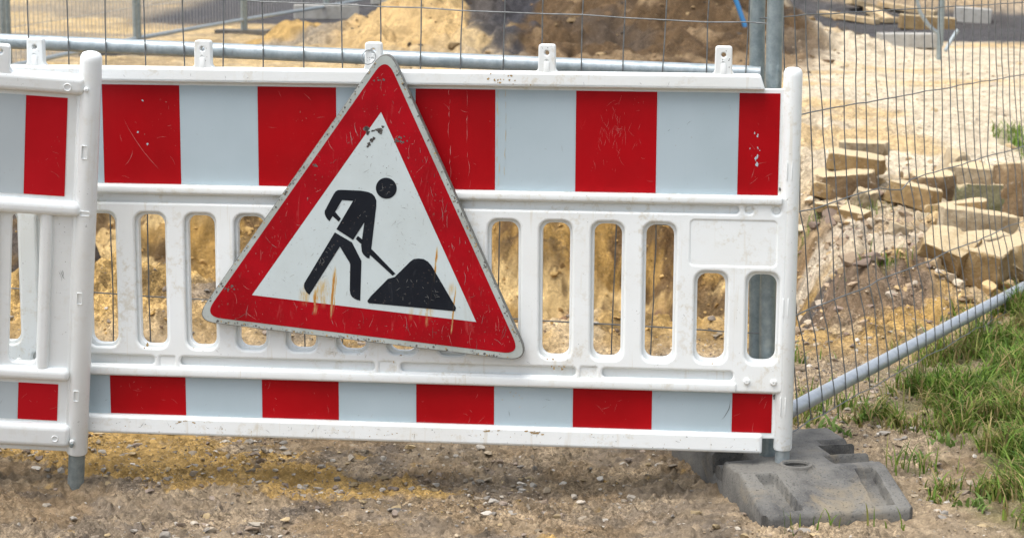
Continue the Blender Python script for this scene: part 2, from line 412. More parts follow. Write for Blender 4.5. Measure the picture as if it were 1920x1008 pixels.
# mud and dirt splashes on flat faces
for u, z, r, n_ in ((.34, .372, .02, 9), (.20, .375, .015, 5), (1.25, .365, .018, 8), (1.64, .372, .015, 4), (.75, .375, .015, 4), (.86, .372, .015, 4)):
    for _ in range(n_):
        splat(body, u + random.gauss(0, r), z + random.gauss(0, .005), random.uniform(.0012, .004), .0139, MUD, 9, 1, random.uniform(.8, 2.4))
for u in (1.10, 1.20, 1.215, .30): 
    for _ in range(6): splat(body, u + random.gauss(0, .018), .187 + random.gauss(0, .003), random.uniform(.001, .004), .0214, MUD, 9, 1.6, .7)
for _ in range(120): splat(body, random.uniform(.05, 1.77), random.choice((.172, .163, .185)) + random.gauss(0, .007), random.uniform(.0005, .0016), .0214, random.choice((MUD, MUD, GREYSC)), 8, random.uniform(.8, 1.8), 1)
for _ in range(16): splat(body, 1.115 + random.gauss(0, .02), 1.078 + random.gauss(0, .007), random.uniform(.001, .004), .0214, MUD, 9)
for _ in range(45):
    sliver(body, random.uniform(.1, 1.75), random.choice((1.075, .175, .375, .175)) + random.uniform(-.008, .008), random.uniform(0, 3.1), random.uniform(.004, .016), .0008, .0215, random.choice((SCUFF, GREYSC)))
for _ in range(20):
    c = 1.125 + .1293 * (random.randint(-6, 3) + .5)
    sliver(body, c + random.uniform(-.015, .015), random.uniform(.42, .69), R(90) + random.gauss(0, .3), random.uniform(.006, .04), .0009, .0141, random.choice((SCUFF, GREYSC, GREYSC)))
for z in (.815, .293):
    splat(body, 1.8035 + (0 if z > .5 else .001), z, .005, .0008 if z > .5 else .001, SCUFF, 9, .7, 1.3)
bo = body.build('frame', WB, 40)
def strips(z0, z1, parent, u0, n_first, red, white, ends=(0, 1.8), scr=True):
    s_ = MB(); u = ends[0]; k = 0
    edges = [ends[0]] + [u0 + .2 * i for i in range(30) if ends[0] + .001 < u0 + .2 * i < ends[1] - .001] + [ends[1]]
    cols = [red if (i + n_first) % 2 == 0 else white for i in range(len(edges) - 1)]
    for i in range(len(edges) - 1):
        a, b = edges[i], edges[i + 1]
        s_.box((a + .0003, -.0012, z0), (b - .0003, .002, z1), cols[i], 0)
        if scr and cols[i] is red:
            for _ in range(random.randint(4, 10)):
                sliver(s_, random.uniform(a + .01, b - .01), random.uniform(z0 + .01, z1 - .01), random.uniform(0, 3.14), random.uniform(.005, .03), random.uniform(.0003, .0007), .0016, PALE)
        elif scr:
            for _ in range(random.randint(1, 4)):
                sliver(s_, random.uniform(a + .01, b - .01), random.uniform(z0 + .01, z1 - .01), random.uniform(0, 3.14), random.uniform(.004, .02), .0007, .0016, random.choice((GREYSC, SCUFF)))
    return s_
up = strips(.80, 1.05, WB, .1, 1, RED, WHITEF, (-.1, 1.80))
for u, z0, z1, w in ((1.107, .80, 1.05, .0022), (1.125, .84, 1.05, .0016), (.985, .80, 1.05, .0012), (1.03, .86, 1.05, .0009)):
    z = z1
    while z > z0:
        l = random.uniform(.01, .05); sliver(up, u + random.gauss(0, .0009), z - l / 2, R(90), l, w * random.uniform(.5, 1.3), .0016, DRIP if u > 1.1 else PALE); z -= l * random.uniform(.8, 1.5)
# worn paint of the red end block and of the middle block
for _ in range(9): splat(up, 1.748 + random.gauss(0, .009), .915 + random.gauss(0, .03), random.uniform(.0012, .0045), .0016, WHITEF, 8, .8, 1.6)
for _ in range(60): sliver(up, 1.40 + random.gauss(0, .026), .945 + random.gauss(0, .032), R(90) + random.gauss(0, .5), random.uniform(.006, .03), .00035, .0016, PALE)
sliver(up, .20, .90, R(-55), .16, .0011, .0017, PALE); sliver(up, .165, .865, R(60), .045, .001, .0017, PALE)
for u, z in ((.205, 1.01), (.19, .93), (.215, .90)): splat(up, u, z, .003, .0018, WHITEF, 7)
up.build('reflective_band', WB)
lo = strips(.20, .30, WB, .1, 1, RED, WHITEF, (-.1, 1.80))
sliver(lo, 1.685, .257, R(68), .06, .0015, .0017, SCUFF)
for _ in range(10): splat(lo, 1.155 + random.gauss(0, .014), .272 + random.gauss(0, .008), random.uniform(.0006, .002), .0017, DRIP, 8)
lo.build('reflective_band', WB)
# hanging tabs
for k in range(5):
    c = -.0667 + .4316 * k; t = MB()
    prof = rpoly([(c - .034, 1.0900), (c - .0215, 1.102), (c - .0205, 1.164), (c + .0205, 1.164), (c + .0215, 1.102), (c + .034, 1.0900)], [0, .01, .008, .008, .01, 0])
    plate(t, prof, [circ(c, 1.1425, .0058, 14)], .0165, .026, .003, PLASTIC, 3)
    t.box((c - .0065, -.0185, 1.072), (c + .0065, -.010, 1.122), PLASTIC, .002, 2)
    stud(t, c - .001, 1.1245, .0163, .004, 0, PLASTIC, True)
    for _ in range(6): splat(t, c + random.uniform(-.015, .015), random.uniform(1.11, 1.157), random.uniform(.0005, .0017), .0168, SCUFF, 7)
    t.build('tab', WB)
ft = MB(); ft.tube([(1.829, .008, .118), (1.829, .008, .175)], .0185, GALV, 24); ft.build('foot_tube', WB)
ft = MB(); ft.tube([(-.236, .008, .0), (-.236, .008, .175)], .0185, GALV, 24); ft.build('foot_tube', WB)

# ------------------------------------------------------------------ the second barrier (left edge)
LR = Matrix(((.990155, -.104663, .092943), (.117082, .983183, -.140155), (-.076711, .149657, .985758)))
LM = Matrix.Translation((-1.18547, 5.10100, -.00639)) @ LR.to_4x4()
LB = root('construction_barrier', 'cleaner white plastic barrier cut off by the left edge, overlapping the wide one', 'barrier', None, LM)
b2 = MB()
ls = [rrect(-.127, -.058, .353, .748, .016, 4)] + [rrect(-.127 - .129 * k, -.058 - .129 * k, .353, .748, .016, 4) for k in range(1, 13)]
plate(b2, rrect(-1.97, .045, .115, 1.108, .01), ls, .0, .022, .003, PLASTIC2)
def vbar(x0, x1, z0, z1, f, r): plate(b2, rrect(x0, x1, z0, z1, r), [], f, .035, r * .95, PLASTIC2, 5)
vbar(-1.96, .043, 1.0625, 1.1085, .020, .014)      # top rail
vbar(-1.96, .043, .752, .790, .023, .0165)         # middle rail
vbar(-1.96, .028, .3125, .3465, .020, .0145)       # lower rail
vbar(-1.96, .036, .1300, .1935, .020, .016)        # bottom rail
for k in range(13):
    c = -.0415 - .129 * k; vbar(c - .0155, c + .0155, .335, .765, .0145, .0125)
    vbar(c - .102, c - .071 , .335, .765, .018, .0145) if k == 99 else None
post_body(b2, .052, .110, 1.1675, .0268, PLASTIC2); post_body(b2, -1.985, .110, 1.1675, .0268, PLASTIC2)
b2.box((.022, -.006, .19), (.05, .012, 1.06), PLASTIC2, .004)
stud(b2, .000, 1.0815, .0205, .0082, 0, PLASTIC2, True); stud(b2, -.003, .158, .0206, .0072, 0, PLASTIC2, True)
stud(b2, .0448, 1.0786, .018, .0062, .006, PLASTIC2); stud(b2, .0405, .152, .018, .0062, .007, PLASTIC2)
def outline(u, z, w, h, f):
    plate(b2, rrect(u - w / 2, u + w / 2, z - h / 2, z + h / 2, .0012, 1), [rrect(u - w / 2 + .0013, u + w / 2 - .0013, z - h / 2 + .0013, z + h / 2 - .0013, .0008, 1)], f, .01, .0003, PLASTIC2, 1)
outline(.0462, .9206, .016, .034, .0200); outline(.0520, .7635, .024, .013, .0203); outline(.0470, .5403, .014, .030, .0202); outline(.0470, .2771, .014, .029, .0202)
for _ in range(14): splat(b2, random.uniform(-.015, .015), random.uniform(.36, .74), random.uniform(.0005, .0014), .0006, SCUFF, 7)
for _ in range(7): sliver(b2, .0 + random.gauss(0, .003), .595 + random.gauss(0, .008), R(-70) + random.gauss(0, .2), .018, .0011, .0006, GREYSC)
b2.build('frame', LB, 45)
def strips2(z0, z1):
    return strips(z0, z1, LB, -.1 - 2.0 + .2, 0, REDPALE, WHITEPALE, (-1.9, 0.0))
s3 = MB(); 
for z0, z1 in ((.80, 1.05), (.20, .30)):
    s3 = MB()
    for k in range(10):
        a, b = (-.1, 0) if k == 0 else (-.1 - .2 * k, -.1 - .2 * (k - 1))
        if a < -1.92: a = -1.92
        s3.box((a + .0003, -.0015, z0), (b - .0003, .002, z1), REDPALE if k % 2 == 0 else WHITEPALE, 0)
        for _ in range(4): sliver(s3, random.uniform(a + .005, b - .005), random.uniform(z0 + .01, z1 - .01), random.uniform(0, 3), random.uniform(.005, .03), .0006, .0019, PALE if k % 2 == 0 else GREYSC)
    s3.build('reflective_band', LB)
for k in range(5):
    c = -.1615 - .40 * k; t = MB()
    prof = rpoly([(c - .034, 1.1), (c - .0225, 1.113), (c - .0215, 1.1725), (c + .0215, 1.1725), (c + .0225, 1.113), (c + .034, 1.1)], [0, .01, .008, .008, .01, 0])
    plate(t, prof, [circ(c, 1.157, .0062, 14)], .0165, .026, .003, PLASTIC2, 3)
    t.build('tab', LB)
t = MB(); t.tube([(.052, .008, -.16), (.052, .008, .13)], .0212, GALVD, 24); t.build('foot_tube', LB)
t = MB(); t.tube([(-1.985, .008, .0), (-1.985, .008, .13)], .0212, GALVD, 24); t.build('foot_tube', LB)
t = MB(); t.tube([(.0405, -.018, .144), (.0405, -.030, .144)], .0052, GALVD, 12); t.build('locking_pin', LB)

# ------------------------------------------------------------------ the road works sign
C0 = Vector((.790, .6655)); TH = R(-5.45)
SGM = BM @ Matrix.Translation((.790, -.048, .400))
SG = root('roadworks_sign', 'scratched triangular road works sign with black digging figure, hung on the wide barrier', 'sign', None, SGM)
def tri(inr, rad, n=8):
    pts = []
    for k in range(3):
        a = R(90 + 120 * k) + TH; pts.append((C0.x + 2 * inr * math.cos(a), C0.y + 2 * inr * math.sin(a)))
    return rpoly(pts, rad, n) if rad else pts
def loc(p): return [(a - .79, b - .40) for a, b in p]
def sign_mat(name, base, b2, scr, rusty):
    m = newmat(name, .45, 0, base, .16); N = NT(m)
    c = N.mix(N.ramp(N.noise(8, 5, .6), .3, .72), base, b2)
    c = N.mix(N.math('MULTIPLY', N.ramp(N.noise(26, 5, .75, N.mapped((1, 1, .22), rot=(0, .25, 0)), 1.), .60, .74), .55), c, scr)
    s2 = N.math('MULTIPLY', N.ramp(N.noise(150, 3, .6), .64, .72), N.ramp(N.noise(7, 3), .42, .58))
    c = N.mix(N.math('MULTIPLY', s2, .65), c, (.16, .13, .11))
    x, y, z = N.xyz(); f = None
    zz = z; wob = N.math('MULTIPLY', N.math('SUBTRACT', N.noise(30, 3), .5), .006); xx = N.math('ADD', x, wob)
    skew = N.math('ADD', xx, N.math('MULTIPLY', N.math('SUBTRACT', zz, .14), .10))
    for u0, w, za, zb, k in ((-.139, .0050, .085, .150, 1.1), (-.133, .0022, .085, .17, 1.), (-.094, .0032, .075, .205, 1.2), (-.088, .0016, .09, .19, .8), (-.165, .014, .105, .165, .5), (-.118, .020, .10, .18, .5), (.167, .0026, .165, .262, 1.1), (.158, .0016, .12, .2, .7), (.147, .0045, .06, .14, .9), (.153, .010, .075, .12, .5), (.212, .0022, .045, .165, 1.2), (.205, .009, .10, .18, .42), (.105, .007, .072, .115, .45), (.13, .004, .07, .12, .5), (.06, .003, .02, .08, .3), (-.05, .006, .005, .06, .35)):
        src = xx if u0 < 0 else xx
        g_ = N.math('MULTIPLY', N.gauss(src if za < 0 else N.math('ADD', xx, N.math('MULTIPLY', N.math('SUBTRACT', zz, (za + zb) / 2), -.09)), u0, w), N.math('MULTIPLY', N.ramp(zz, za - .012, za + .01), N.math('SUBTRACT', 1., N.ramp(zz, zb - .03, zb + .012))))
        g_ = N.math('MULTIPLY', g_, k * rusty); f = g_ if f is None else N.math('MAXIMUM', f, g_)
    f = N.math('MULTIPLY', f, N.ramp(N.noise(90, 5, .75, N.mapped((1, 1, .22))), .30, .62), clamp=True)
    c = N.mix(N.ramp(f, .02, .55), c, (.50, .37, .17)); c = N.mix(N.math('MULTIPLY', N.ramp(f, .42, .85), .85), c, (.40, .16, .022))
    N.col(c); N.put(N.b.inputs['Roughness'], N.math('ADD', N.math('MULTIPLY', N.noise(12, 4), .3), .3)); return m
SW = sign_mat('worn_white_sign_film', (.54, .61, .62), (.50, .56, .56), (.46, .50, .48), 1.)
RIM = sign_mat('worn_grey_rim', (.44, .48, .46), (.32, .34, .31), (.22, .22, .18), .6)
SR = sign_mat('worn_red_sign_film', (.37, .0015, .008), (.26, .001, .005), (.42, .06, .06), .35)
SK = sign_mat('worn_black_sign_film', (.008, .010, .015), (.012, .015, .021), (.035, .04, .05), .10)
pn = MB()
plate(pn, loc(tri(.2495, .034)), [], 0, .026, .0018, DARKM, 2)
pn.build('sign_panel', SG)
wh = MB(); sheet(wh, loc(tri(.2478, .0335)), .0006, RIM)
for _ in range(420):       # chips and grime round the rim
    k = random.randrange(3); a = R(90 + 120 * k) + TH; b_ = R(210 + 120 * k) + TH; t = random.uniform(.06, .94)
    if random.random() < .45: t = min(.94, max(.06, random.choice((.1, .45, .52, .9, .3)) + random.gauss(0, .04)))
    i = .2478 - abs(random.gauss(0, .0035)) - .001
    p = Vector((C0.x + 2 * i * (math.cos(a) * (1 - t) + math.cos(b_) * t), C0.y + 2 * i * (math.sin(a) * (1 - t) + math.sin(b_) * t)))
    splat(wh, p.x - .79, p.y - .4, random.uniform(.0007, .0032), .0009, random.choice((SCUFF, SCUFF, GREYSC, MUD)), 8, 1, 1)
wh.build('white_rim', SG)
inner = tri(.1655, 0)
rd = MB(); o_ = tri(.2345, .0270, 10)
for k in range(3):       # three bands meeting at the corners
    m_ = 11
rb = []
cu_out = o_; m_ = len(o_) // 3
for k in range(3):
    seq = cu_out[k * m_ + m_ // 2:(k + 1) * m_] + cu_out[((k + 1) % 3) * m_:((k + 1) % 3) * m_ + m_ // 2 + 1]
    sheet(rd, loc(seq + [inner[(k + 1) % 3], inner[k]]), .0012, SR)
def inside(p, t):
    c = [(t[(i + 1) % 3][0] - t[i][0]) * (p[1] - t[i][1]) - (t[(i + 1) % 3][1] - t[i][1]) * (p[0] - t[i][0]) for i in range(3)]
    return all(q > 0 for q in c) or all(q < 0 for q in c)
big = tri(.226, 0); n_ = 0
while n_ < 260:
    p = (random.uniform(.38, 1.2), random.uniform(.38, 1.12))
    if not inside(p, big) or inside(p, tri(.171, 0)): continue
    n_ += 1
    if random.random() < .3 and p[0] < .85: continue
    sliver(rd, p[0] - .79, p[1] - .4, random.choice((R(80), R(100), random.uniform(0, 3.1))) + random.gauss(0, .15), random.choice((.005, .008, .015, .032)) * random.uniform(.6, 1.3), random.uniform(.0004, .0010), .0015, random.choice((PALE, PALE, GREYSC, SCUFF)))
for u, z, r_, n_ in ((.866, .925, .008, 14), (.815, 1.075, .005, 6), (.435, .545, .008, 9), (.88, 1.06, .004, 5), (.655, .86, .004, 4)):
    for _ in range(n_): splat(rd, u - .79 + random.gauss(0, r_), z - .4 + random.gauss(0, r_ * .7), random.uniform(.001, .0042), .0016, SCUFF, 9)
rd.build('red_border', SG)
iw = MB(); sheet(iw, loc(tri(.1652, 0)), .0012, SW)
small = tri(.158, 0); n_ = 0
while n_ < 110:
    p = (random.uniform(.48, 1.08), random.uniform(.46, 1.0))
    if not inside(p, small): continue
    n_ += 1
    if random.random() < .6: splat(iw, p[0] - .79, p[1] - .4, random.uniform(.0005, .0017), .0015, random.choice((SCUFF, GREYSC, GREYSC)), 7)
    else: sliver(iw, p[0] - .79, p[1] - .4, random.uniform(0, 3.1), random.uniform(.004, .02), .0007, .0015, random.choice((SCUFF, GREYSC)))
for u, z, r_ in ((.784, .953, .007), (.788, .943, .005), (.819, .948, .0065), (.80, .948, .003), (.806, .949, .0022), (.811, .950, .0022), (.797, .925, .005), (.791, .917, .0045), (.803, .929, .0035), (.787, .909, .003), (.826, .958, .003)):
    for _ in range(3): splat(iw, u - .79 + random.gauss(0, .0012), z - .4 + random.gauss(0, .0012), r_, .0016, SCUFF, 10)
iw.build('white_field', SG)
pg = MB()
man = [(.7199, .7997), (.7700, .7985), (.7878, .7955), (.7975, .7915), (.8045, .7845), (.8085, .7744), (.8082, .7605), (.795, .6532), (.790, .6283), (.7845, .6295), (.7788, .634), (.7740, .6395), (.7709, .6459), (.7693, .6599), (.7778, .7192), (.749, .6743), (.707, .7006), (.7497, .7725), (.7217, .7739), (.7034, .7425), (.6896, .7202), (.6840, .7258), (.680, .732), (.6775, .7390), (.6778, .7459), (.7010, .7890), (.7060, .7955), (.7120, .7990)]
legs = [(.703, .6925), (.7461, .6682), (.7699, .6218), (.766, .521), (.7590, .5222), (.7519, .5252), (.7450, .5303), (.7412, .5365), (.7396, .5466), (.7413, .6143), (.7155, .6567), (.6368, .5328), (.6320, .5360), (.628, .5405), (.6240, .5480), (.6229, .5550), (.6240, .5620)]
heap = rpoly([(.7840, .5205), (.7930, .5330), (.8367, .5779), (.8539, .5831), (.8929, .6226), (.9020, .6295), (.9149, .6311), (.9270, .6300), (.9380, .6235), (.9468, .6138), (1.0086, .5088), (1.0066, .4999), (.7870, .5150)], .003, 3)
for p in (man, legs, heap, [(.7046, .7437), (.7185, .7276), (.7132, .7195), (.6973, .7336)], [(.7611, .6849), (.7745, .6745), (.7698, .6639), (.7558, .6768)], [(.7945, .6535), (.8556, .5916), (.8487, .5862), (.7905, .6383)], circ(.8336, .8058, .0262, 36)):
    sheet(pg, loc(p), .0019, SK)
for _ in range(46):
    a = random.random()
    if a < .5: p = (random.uniform(.86, .97), random.uniform(.515, .575))
    elif a < .7: p = (random.uniform(.75, .79), random.uniform(.70, .79))
    elif a < .9: p = (random.uniform(.655, .70), random.uniform(.575, .66)); p = (.70 - (.66 - p[1]) * .70 + random.uniform(-.008, .008), p[1])
    else: p = (.8336 + random.uniform(-.014, .014), .8058 + random.uniform(-.014, .014))
    sliver(pg, p[0] - .79, p[1] - .4, random.uniform(0, 3.1), random.uniform(.004, .014), .0006, .0022, GREYSC)
pg.build('pictogram', SG)
hk = MB()       # bent wire that ties the sign to the tab behind it
hk.tube([(-.002 + .017 * math.cos(a), .018 + .012 * math.sin(a), .728 + .017 * math.sin(a)) for a in [i * math.pi * 2 / 20 for i in range(21)]], .0011, WIRE, 6)
hk.build('tie_wire', SG)

# ------------------------------------------------------------------ rubber foot
FM = Matrix.Translation((.603, 4.668, .024)) @ Matrix.Rotation(R(12.6), 4, 'Z')
FT = root('rubber_ballast_block', 'heavy grey recycled rubber foot with sloped front, under the end post of the wide barrier', 'ballast block', None, FM)
def foot_mesh():
    nx, ny = 128, 250; Wd, Ln, T = .388, .76, .101
    xs = np.linspace(0, Wd, nx + 1); ys = np.linspace(0, Ln, ny + 1)
    X, Y = np.meshgrid(xs, ys, indexing='ij')
    def prof(y):
        a = np.clip((y - .0) / .185, 0, 1); f = .038 + (T - .038) * a
        return np.where(y > Ln / 2, .038 + (T - .038) * np.clip((Ln - y) / .19, 0, 1), f)
    Z = prof(Y)
    Z = np.minimum(Z, T - .0)
    def rec(x0, x1, y0, y1, d, e=.007):
        return d * ss(x0 - e, x0 + e, X) * (1 - ss(x1 - e, x1 + e, X)) * ss(y0 - e, y0 + e, Y) * (1 - ss(y1 - e, y1 + e, Y))
    skew = (Y - .1) * .10
    def recs(x0, x1, y0, y1, d, sk, e=.006):
        XX = X + (Y - .1) * sk
        return d * ss(x0 - e, x0 + e, XX) * (1 - ss(x1 - e, x1 + e, XX)) * ss(y0 - e, y0 + e, Y) * (1 - ss(y1 - e, y1 + e, Y))
    Z = Z - recs(.050, .098, .024, .172, .027, .12, .0035) - recs(.298, .346, .024, .172, .027, -.05, .0035)
    Z = Z - recs(.052, .097, Ln - .16, Ln - .03, .02, 0) - recs(.29, .33, Ln - .16, Ln - .03, .02, 0)
    # steps around the raised middle
    Z = Z - .030 * ss(.215, .235, Y) * (1 - ss(.29, .30, Y)) * ss(.262, .272, X)
    Z = Z - .018 * ss(.40, .41, Y) * (1 - ss(.44, .45, Y)) * ss(.30, .31, X)
    Z = Z - .004 * ss(.20, .22, Y) * (1 - ss(.50, .52, Y)) * (1 - ss(.07, .09, X))
    Z = Z - .050 * ss(.305, .315, Y) * (1 - ss(.385, .395, Y)) * (1 - ss(.075, .09, X))
    # rounded outline of the top
    e = np.minimum(np.minimum(X, Wd - X), np.minimum(Y, Ln - Y)); Z = Z - .008 * np.clip(1 - e / .009, 0, 1) ** 2
    # small holes
    for hx, hy in ((.125, .125), (.275, .125)): Z = Z - .01 * np.exp(-((X - hx) ** 2 + (Y - hy) ** 2) / .0045 ** 2)
    # the post socket
    rr = np.sqrt(((X - .158)) ** 2 + ((Y - .208)) ** 2)
    Z = Z + .009 * np.exp(-((rr - .037) / .006) ** 2) - .06 * (1 - ss(.026, .031, rr))
    Z = Z + .0018 * (fbm(X, Y, 60, 3, 3) - .5)
    cx = (X[:-1, :-1] + X[1:, 1:]) / 2; cy = (Y[:-1, :-1] + Y[1:, 1:]) / 2
    keep = np.ones_like(cx, bool)
    keep &= ~((cx > .285) & (cy > .30) & (cy < .395)); 
    c = .018; d = np.minimum(cx, Wd - cx) + np.minimum(cy, Ln - cy); keep &= d > c
    m = MB(); idx = {}; vs = []; fs = []
    def vid(i, j, b):
        k = (i, j, b)
        if k not in idx: idx[k] = len(vs); vs.append((X[i, j], Y[i, j], 0.0 if b else float(Z[i, j])))
        return idx[k]
    for i in range(nx):
        for j in range(ny):
            if not keep[i, j]: continue
            fs.append((vid(i, j, 0), vid(i + 1, j, 0), vid(i + 1, j + 1, 0), vid(i, j + 1, 0)))
            for (di, dj, a, b_) in ((-1, 0, (i, j), (i, j + 1)), (1, 0, (i + 1, j), (i + 1, j + 1)), (0, -1, (i, j), (i + 1, j)), (0, 1, (i, j + 1), (i + 1, j + 1))):
                ii, jj = i + di, j + dj
                if not (0 <= ii < nx and 0 <= jj < ny and keep[ii, jj]):
                    fs.append((vid(*a, 0), vid(*b_, 0), vid(*b_, 1), vid(*a, 1)))
    m.add(vs, fs, RUBBER, True); return m
foot_mesh().build('rubber_block', FT, 50)
t = MB(); t.tube([(.370, .30, .062), (.402, .30, .062)], .017, RUBBER, 14); t.build('connector', FT)
t = MB(); t.tube([(.158 + .037 * math.cos(a), .208 + .034 * math.sin(a), .1035) for a in [i * math.pi / 16 for i in range(33)]], .0065, RUBBER, 8, False); t.build('socket_ring', FT)
t = MB(); t.tube([(.001, .345, .050), (.08, .345, .050)], .026, RUBBER, 14); t.build('connector', FT)

# ------------------------------------------------------------------ mesh fences
def catm(p0, p1, p2, p3, t): return .5 * ((2 * p1) + (-p0 + p2) * t + (2 * p0 - 5 * p1 + 4 * p2 - p3) * t * t + (-p0 + 3 * p1 - 3 * p2 + p3) * t ** 3)
def wire_grid(P, kinks, r, nsub=2, nv=5):
    """P[i][j]: crossing points (i along, j up); every wire is drawn through them"""
    m = MB()
    def line(pts, rr):
        q = []
        for i in range(len(pts) - 1):
            a, b, c, d = pts[max(i - 1, 0)], pts[i], pts[i + 1], pts[min(i + 2, len(pts) - 1)]
            for k in range(nsub): q.append(catm(a, b, c, d, k / nsub))
        q.append(pts[-1]); m.tube(q, rr, WIRE, nv, False)
    for row in P: line(row, r)
    for j in range(len(P[0])): line([P[i][j] + Vector((0, 0, 0)) for i in range(len(P))], r)
    return m
# fence straight behind the wide barrier
FA = BM @ Matrix.Translation((0, .155, 0))
fa = root('mesh_fence_panel', 'galvanised mesh fence panel standing right behind the wide barrier, its thick tube showing above it', 'fence', 'mesh fence panels', FA)
hz = [(.215, .170), (.4899 + .0012, .4285), (.7480, .695), (1.004, .958), (1.2730, 1.213), (1.533, 1.478), (1.793, 1.74), (1.99, 1.94)]
P = []
for i in range(-14, 16):
    u = .1765 + .1029 * i; row = []
    jx = random.gauss(0, .0015)
    for j, (za, zb) in enumerate(hz):
        t = u / 1.768; z = za + (zb - za) * t
        lean = (-.004 if i < 4 else -.004 - .028 * (i - 4) / 10) * (1.25 - z)
        row.append(Vector((u + lean + jx + random.gauss(0, .0022), -.022 if j else -.02, z + random.gauss(0, .0012))))
    row.insert(0, row[0] + Vector((0, 0, -.03)))
    P.append(row)
# vertical wires pass in front of the tube
wm = MB()
for row in P:
    q = []
    for i in range(len(row) - 1):
        for k in range(4):
            p = catm(row[max(i - 1, 0)], row[i], row[i + 1], row[min(i + 2, len(row) - 1)], k / 4)
            q.append(p + Vector((random.gauss(0, .0006), random.gauss(0, .0008), 0)))
    q.append(row[-1]); wm.tube(q, .0018, WIRE, 6, False)
for j in range(1, len(P[0])):
    q = [P[i][j] + Vector((0, -.0032, 0)) for i in range(len(P))]; q.append(Vector((1.785, -.026, hz[j - 1][1] - .001)))
    wm.tube(q, .0018, WIRE, 6, False)
wm.build('wire_mesh', fa)
t = MB(); t.tube([(-1.30, 0, 1.1795), (1.752, 0, 1.0865)], .0195, GALV, 20); t.build('rail', fa)
t = MB(); t.tube([(-1.30, 0, 1.9995), (1.74, 0, 1.95)], .0195, GALV, 20); t.build('rail', fa)
t = MB(); t.tube([(-1.30, 0, .2195), (1.752, 0, .175)], .0195, GALV, 20); t.build('rail', fa)
t = MB(); t.tube([(1.7365, .012, 2.0), (1.742, .012, 1.2), (1.760, .012, .42), (1.765, .012, .03)], .0195, GALVD, 20); t.build('post', fa)
t = MB(); t.tube([(-1.32, .0, 2.0), (-1.32, .0, .03)], .0195, GALVD, 20); t.build('post', fa)
# fence running away to the right
fb = root('mesh_fence_panel', 'bent mesh fence panel running away to the right over the grass, with grey bottom tube', 'fence', 'mesh fence panels', Matrix.Translation((.655, 5.02, .03)))
dl = Vector((.459, .888, 0)); nm = Vector((.888, -.459, 0))
hb = [-.008, .240, .500, .757, 1.015, 1.27, 1.53, 1.76]
P = []
for i in range(0, 35):
    s_ = .06 + .100 * i; row = []; jx = random.gauss(0, .003)
    for j, h in enumerate(hb):
        t = h / 1.03; off = -.088 * (1.6 * t - .6 * t * t) if t < 1.33 else -.088 * (1.6 * 1.33 - .6 * 1.33 ** 2)
        off += .005 * math.sin(i * .9 + j * 1.7) * (0 < j < 6) + random.gauss(0, .0018) * (j > 0)
        z = .181 - .027 * s_ + h * (1 + .012 * s_)
        p = dl * (s_ + jx + random.gauss(0, .003)) + nm * off + Vector((0, 0, z + random.gauss(0, .0008)))
        if i == 11 and j == 2: p += Vector((0, 0, -.014))
        if i == 12 and j == 2: p += Vector((0, 0, -.022))
        row.append(p)
    row.insert(0, row[0] + Vector((random.gauss(0, .002), 0, -.035))); P.append(row)
wm = MB()
for row in P:
    q = []
    for i in range(len(row) - 1):
        for k in range(4):
            p = catm(row[max(i - 1, 0)], row[i], row[i + 1], row[min(i + 2, len(row) - 1)], k / 4)
            q.append(p + nm * random.gauss(0, .0009) + nm * .021 * (1 if i < 2 else max(0, 1 - (i - 1) / 2)))
    q.append(row[-1]); wm.tube(q, .00185, WIRE, 6, False)
for j in range(2, len(P[0])):
    q = [P[i][j] + nm * (.0035 + .021 * max(0, 1 - (j - 1) / 2)) for i in range(len(P))]
    q.insert(0, Vector((.0, .0, q[0].z + .004))); wm.tube(q, .00185, WIRE, 6, False)
q = [P[i][0] + nm * .024 + Vector((0, 0, random.gauss(0, .002))) for i in range(len(P))]; wm.tube(q, .0016, WIRE, 5, False)
wm.build('wire_mesh', fb)
t = MB(); t.tube([dl * 0 + Vector((0, 0, .181)), dl * 3.5 + Vector((0, 0, .181 - .027 * 3.5))], .0200, PIPE, 20); t.build('bottom_rail', fb)
t = MB(); t.tube([dl * 0 - nm * .088 + Vector((0, 0, 1.95)), dl * 3.5 - nm * .088 + Vector((0, 0, 1.95))], .0200, PIPE, 20); t.build('top_rail', fb)
t = MB(); t.tube([(-.012, -.02, 1.99), (-.014, -.02, 1.2), (-.012, -.01, .5), (.0, .0, .0)], .0205, GALVD, 20); t.build('post', fb)
t = MB(); t.tube([dl * 3.52 + Vector((0, 0, 1.99)), dl * 3.52 + Vector((0, 0, .08))], .0205, GALVD, 20); t.build('post', fb)
t = MB(); t.box((-.055, -.045, 1.50), (.03, .03, 1.56), GALVD, .006); t.build('clamp', fb)

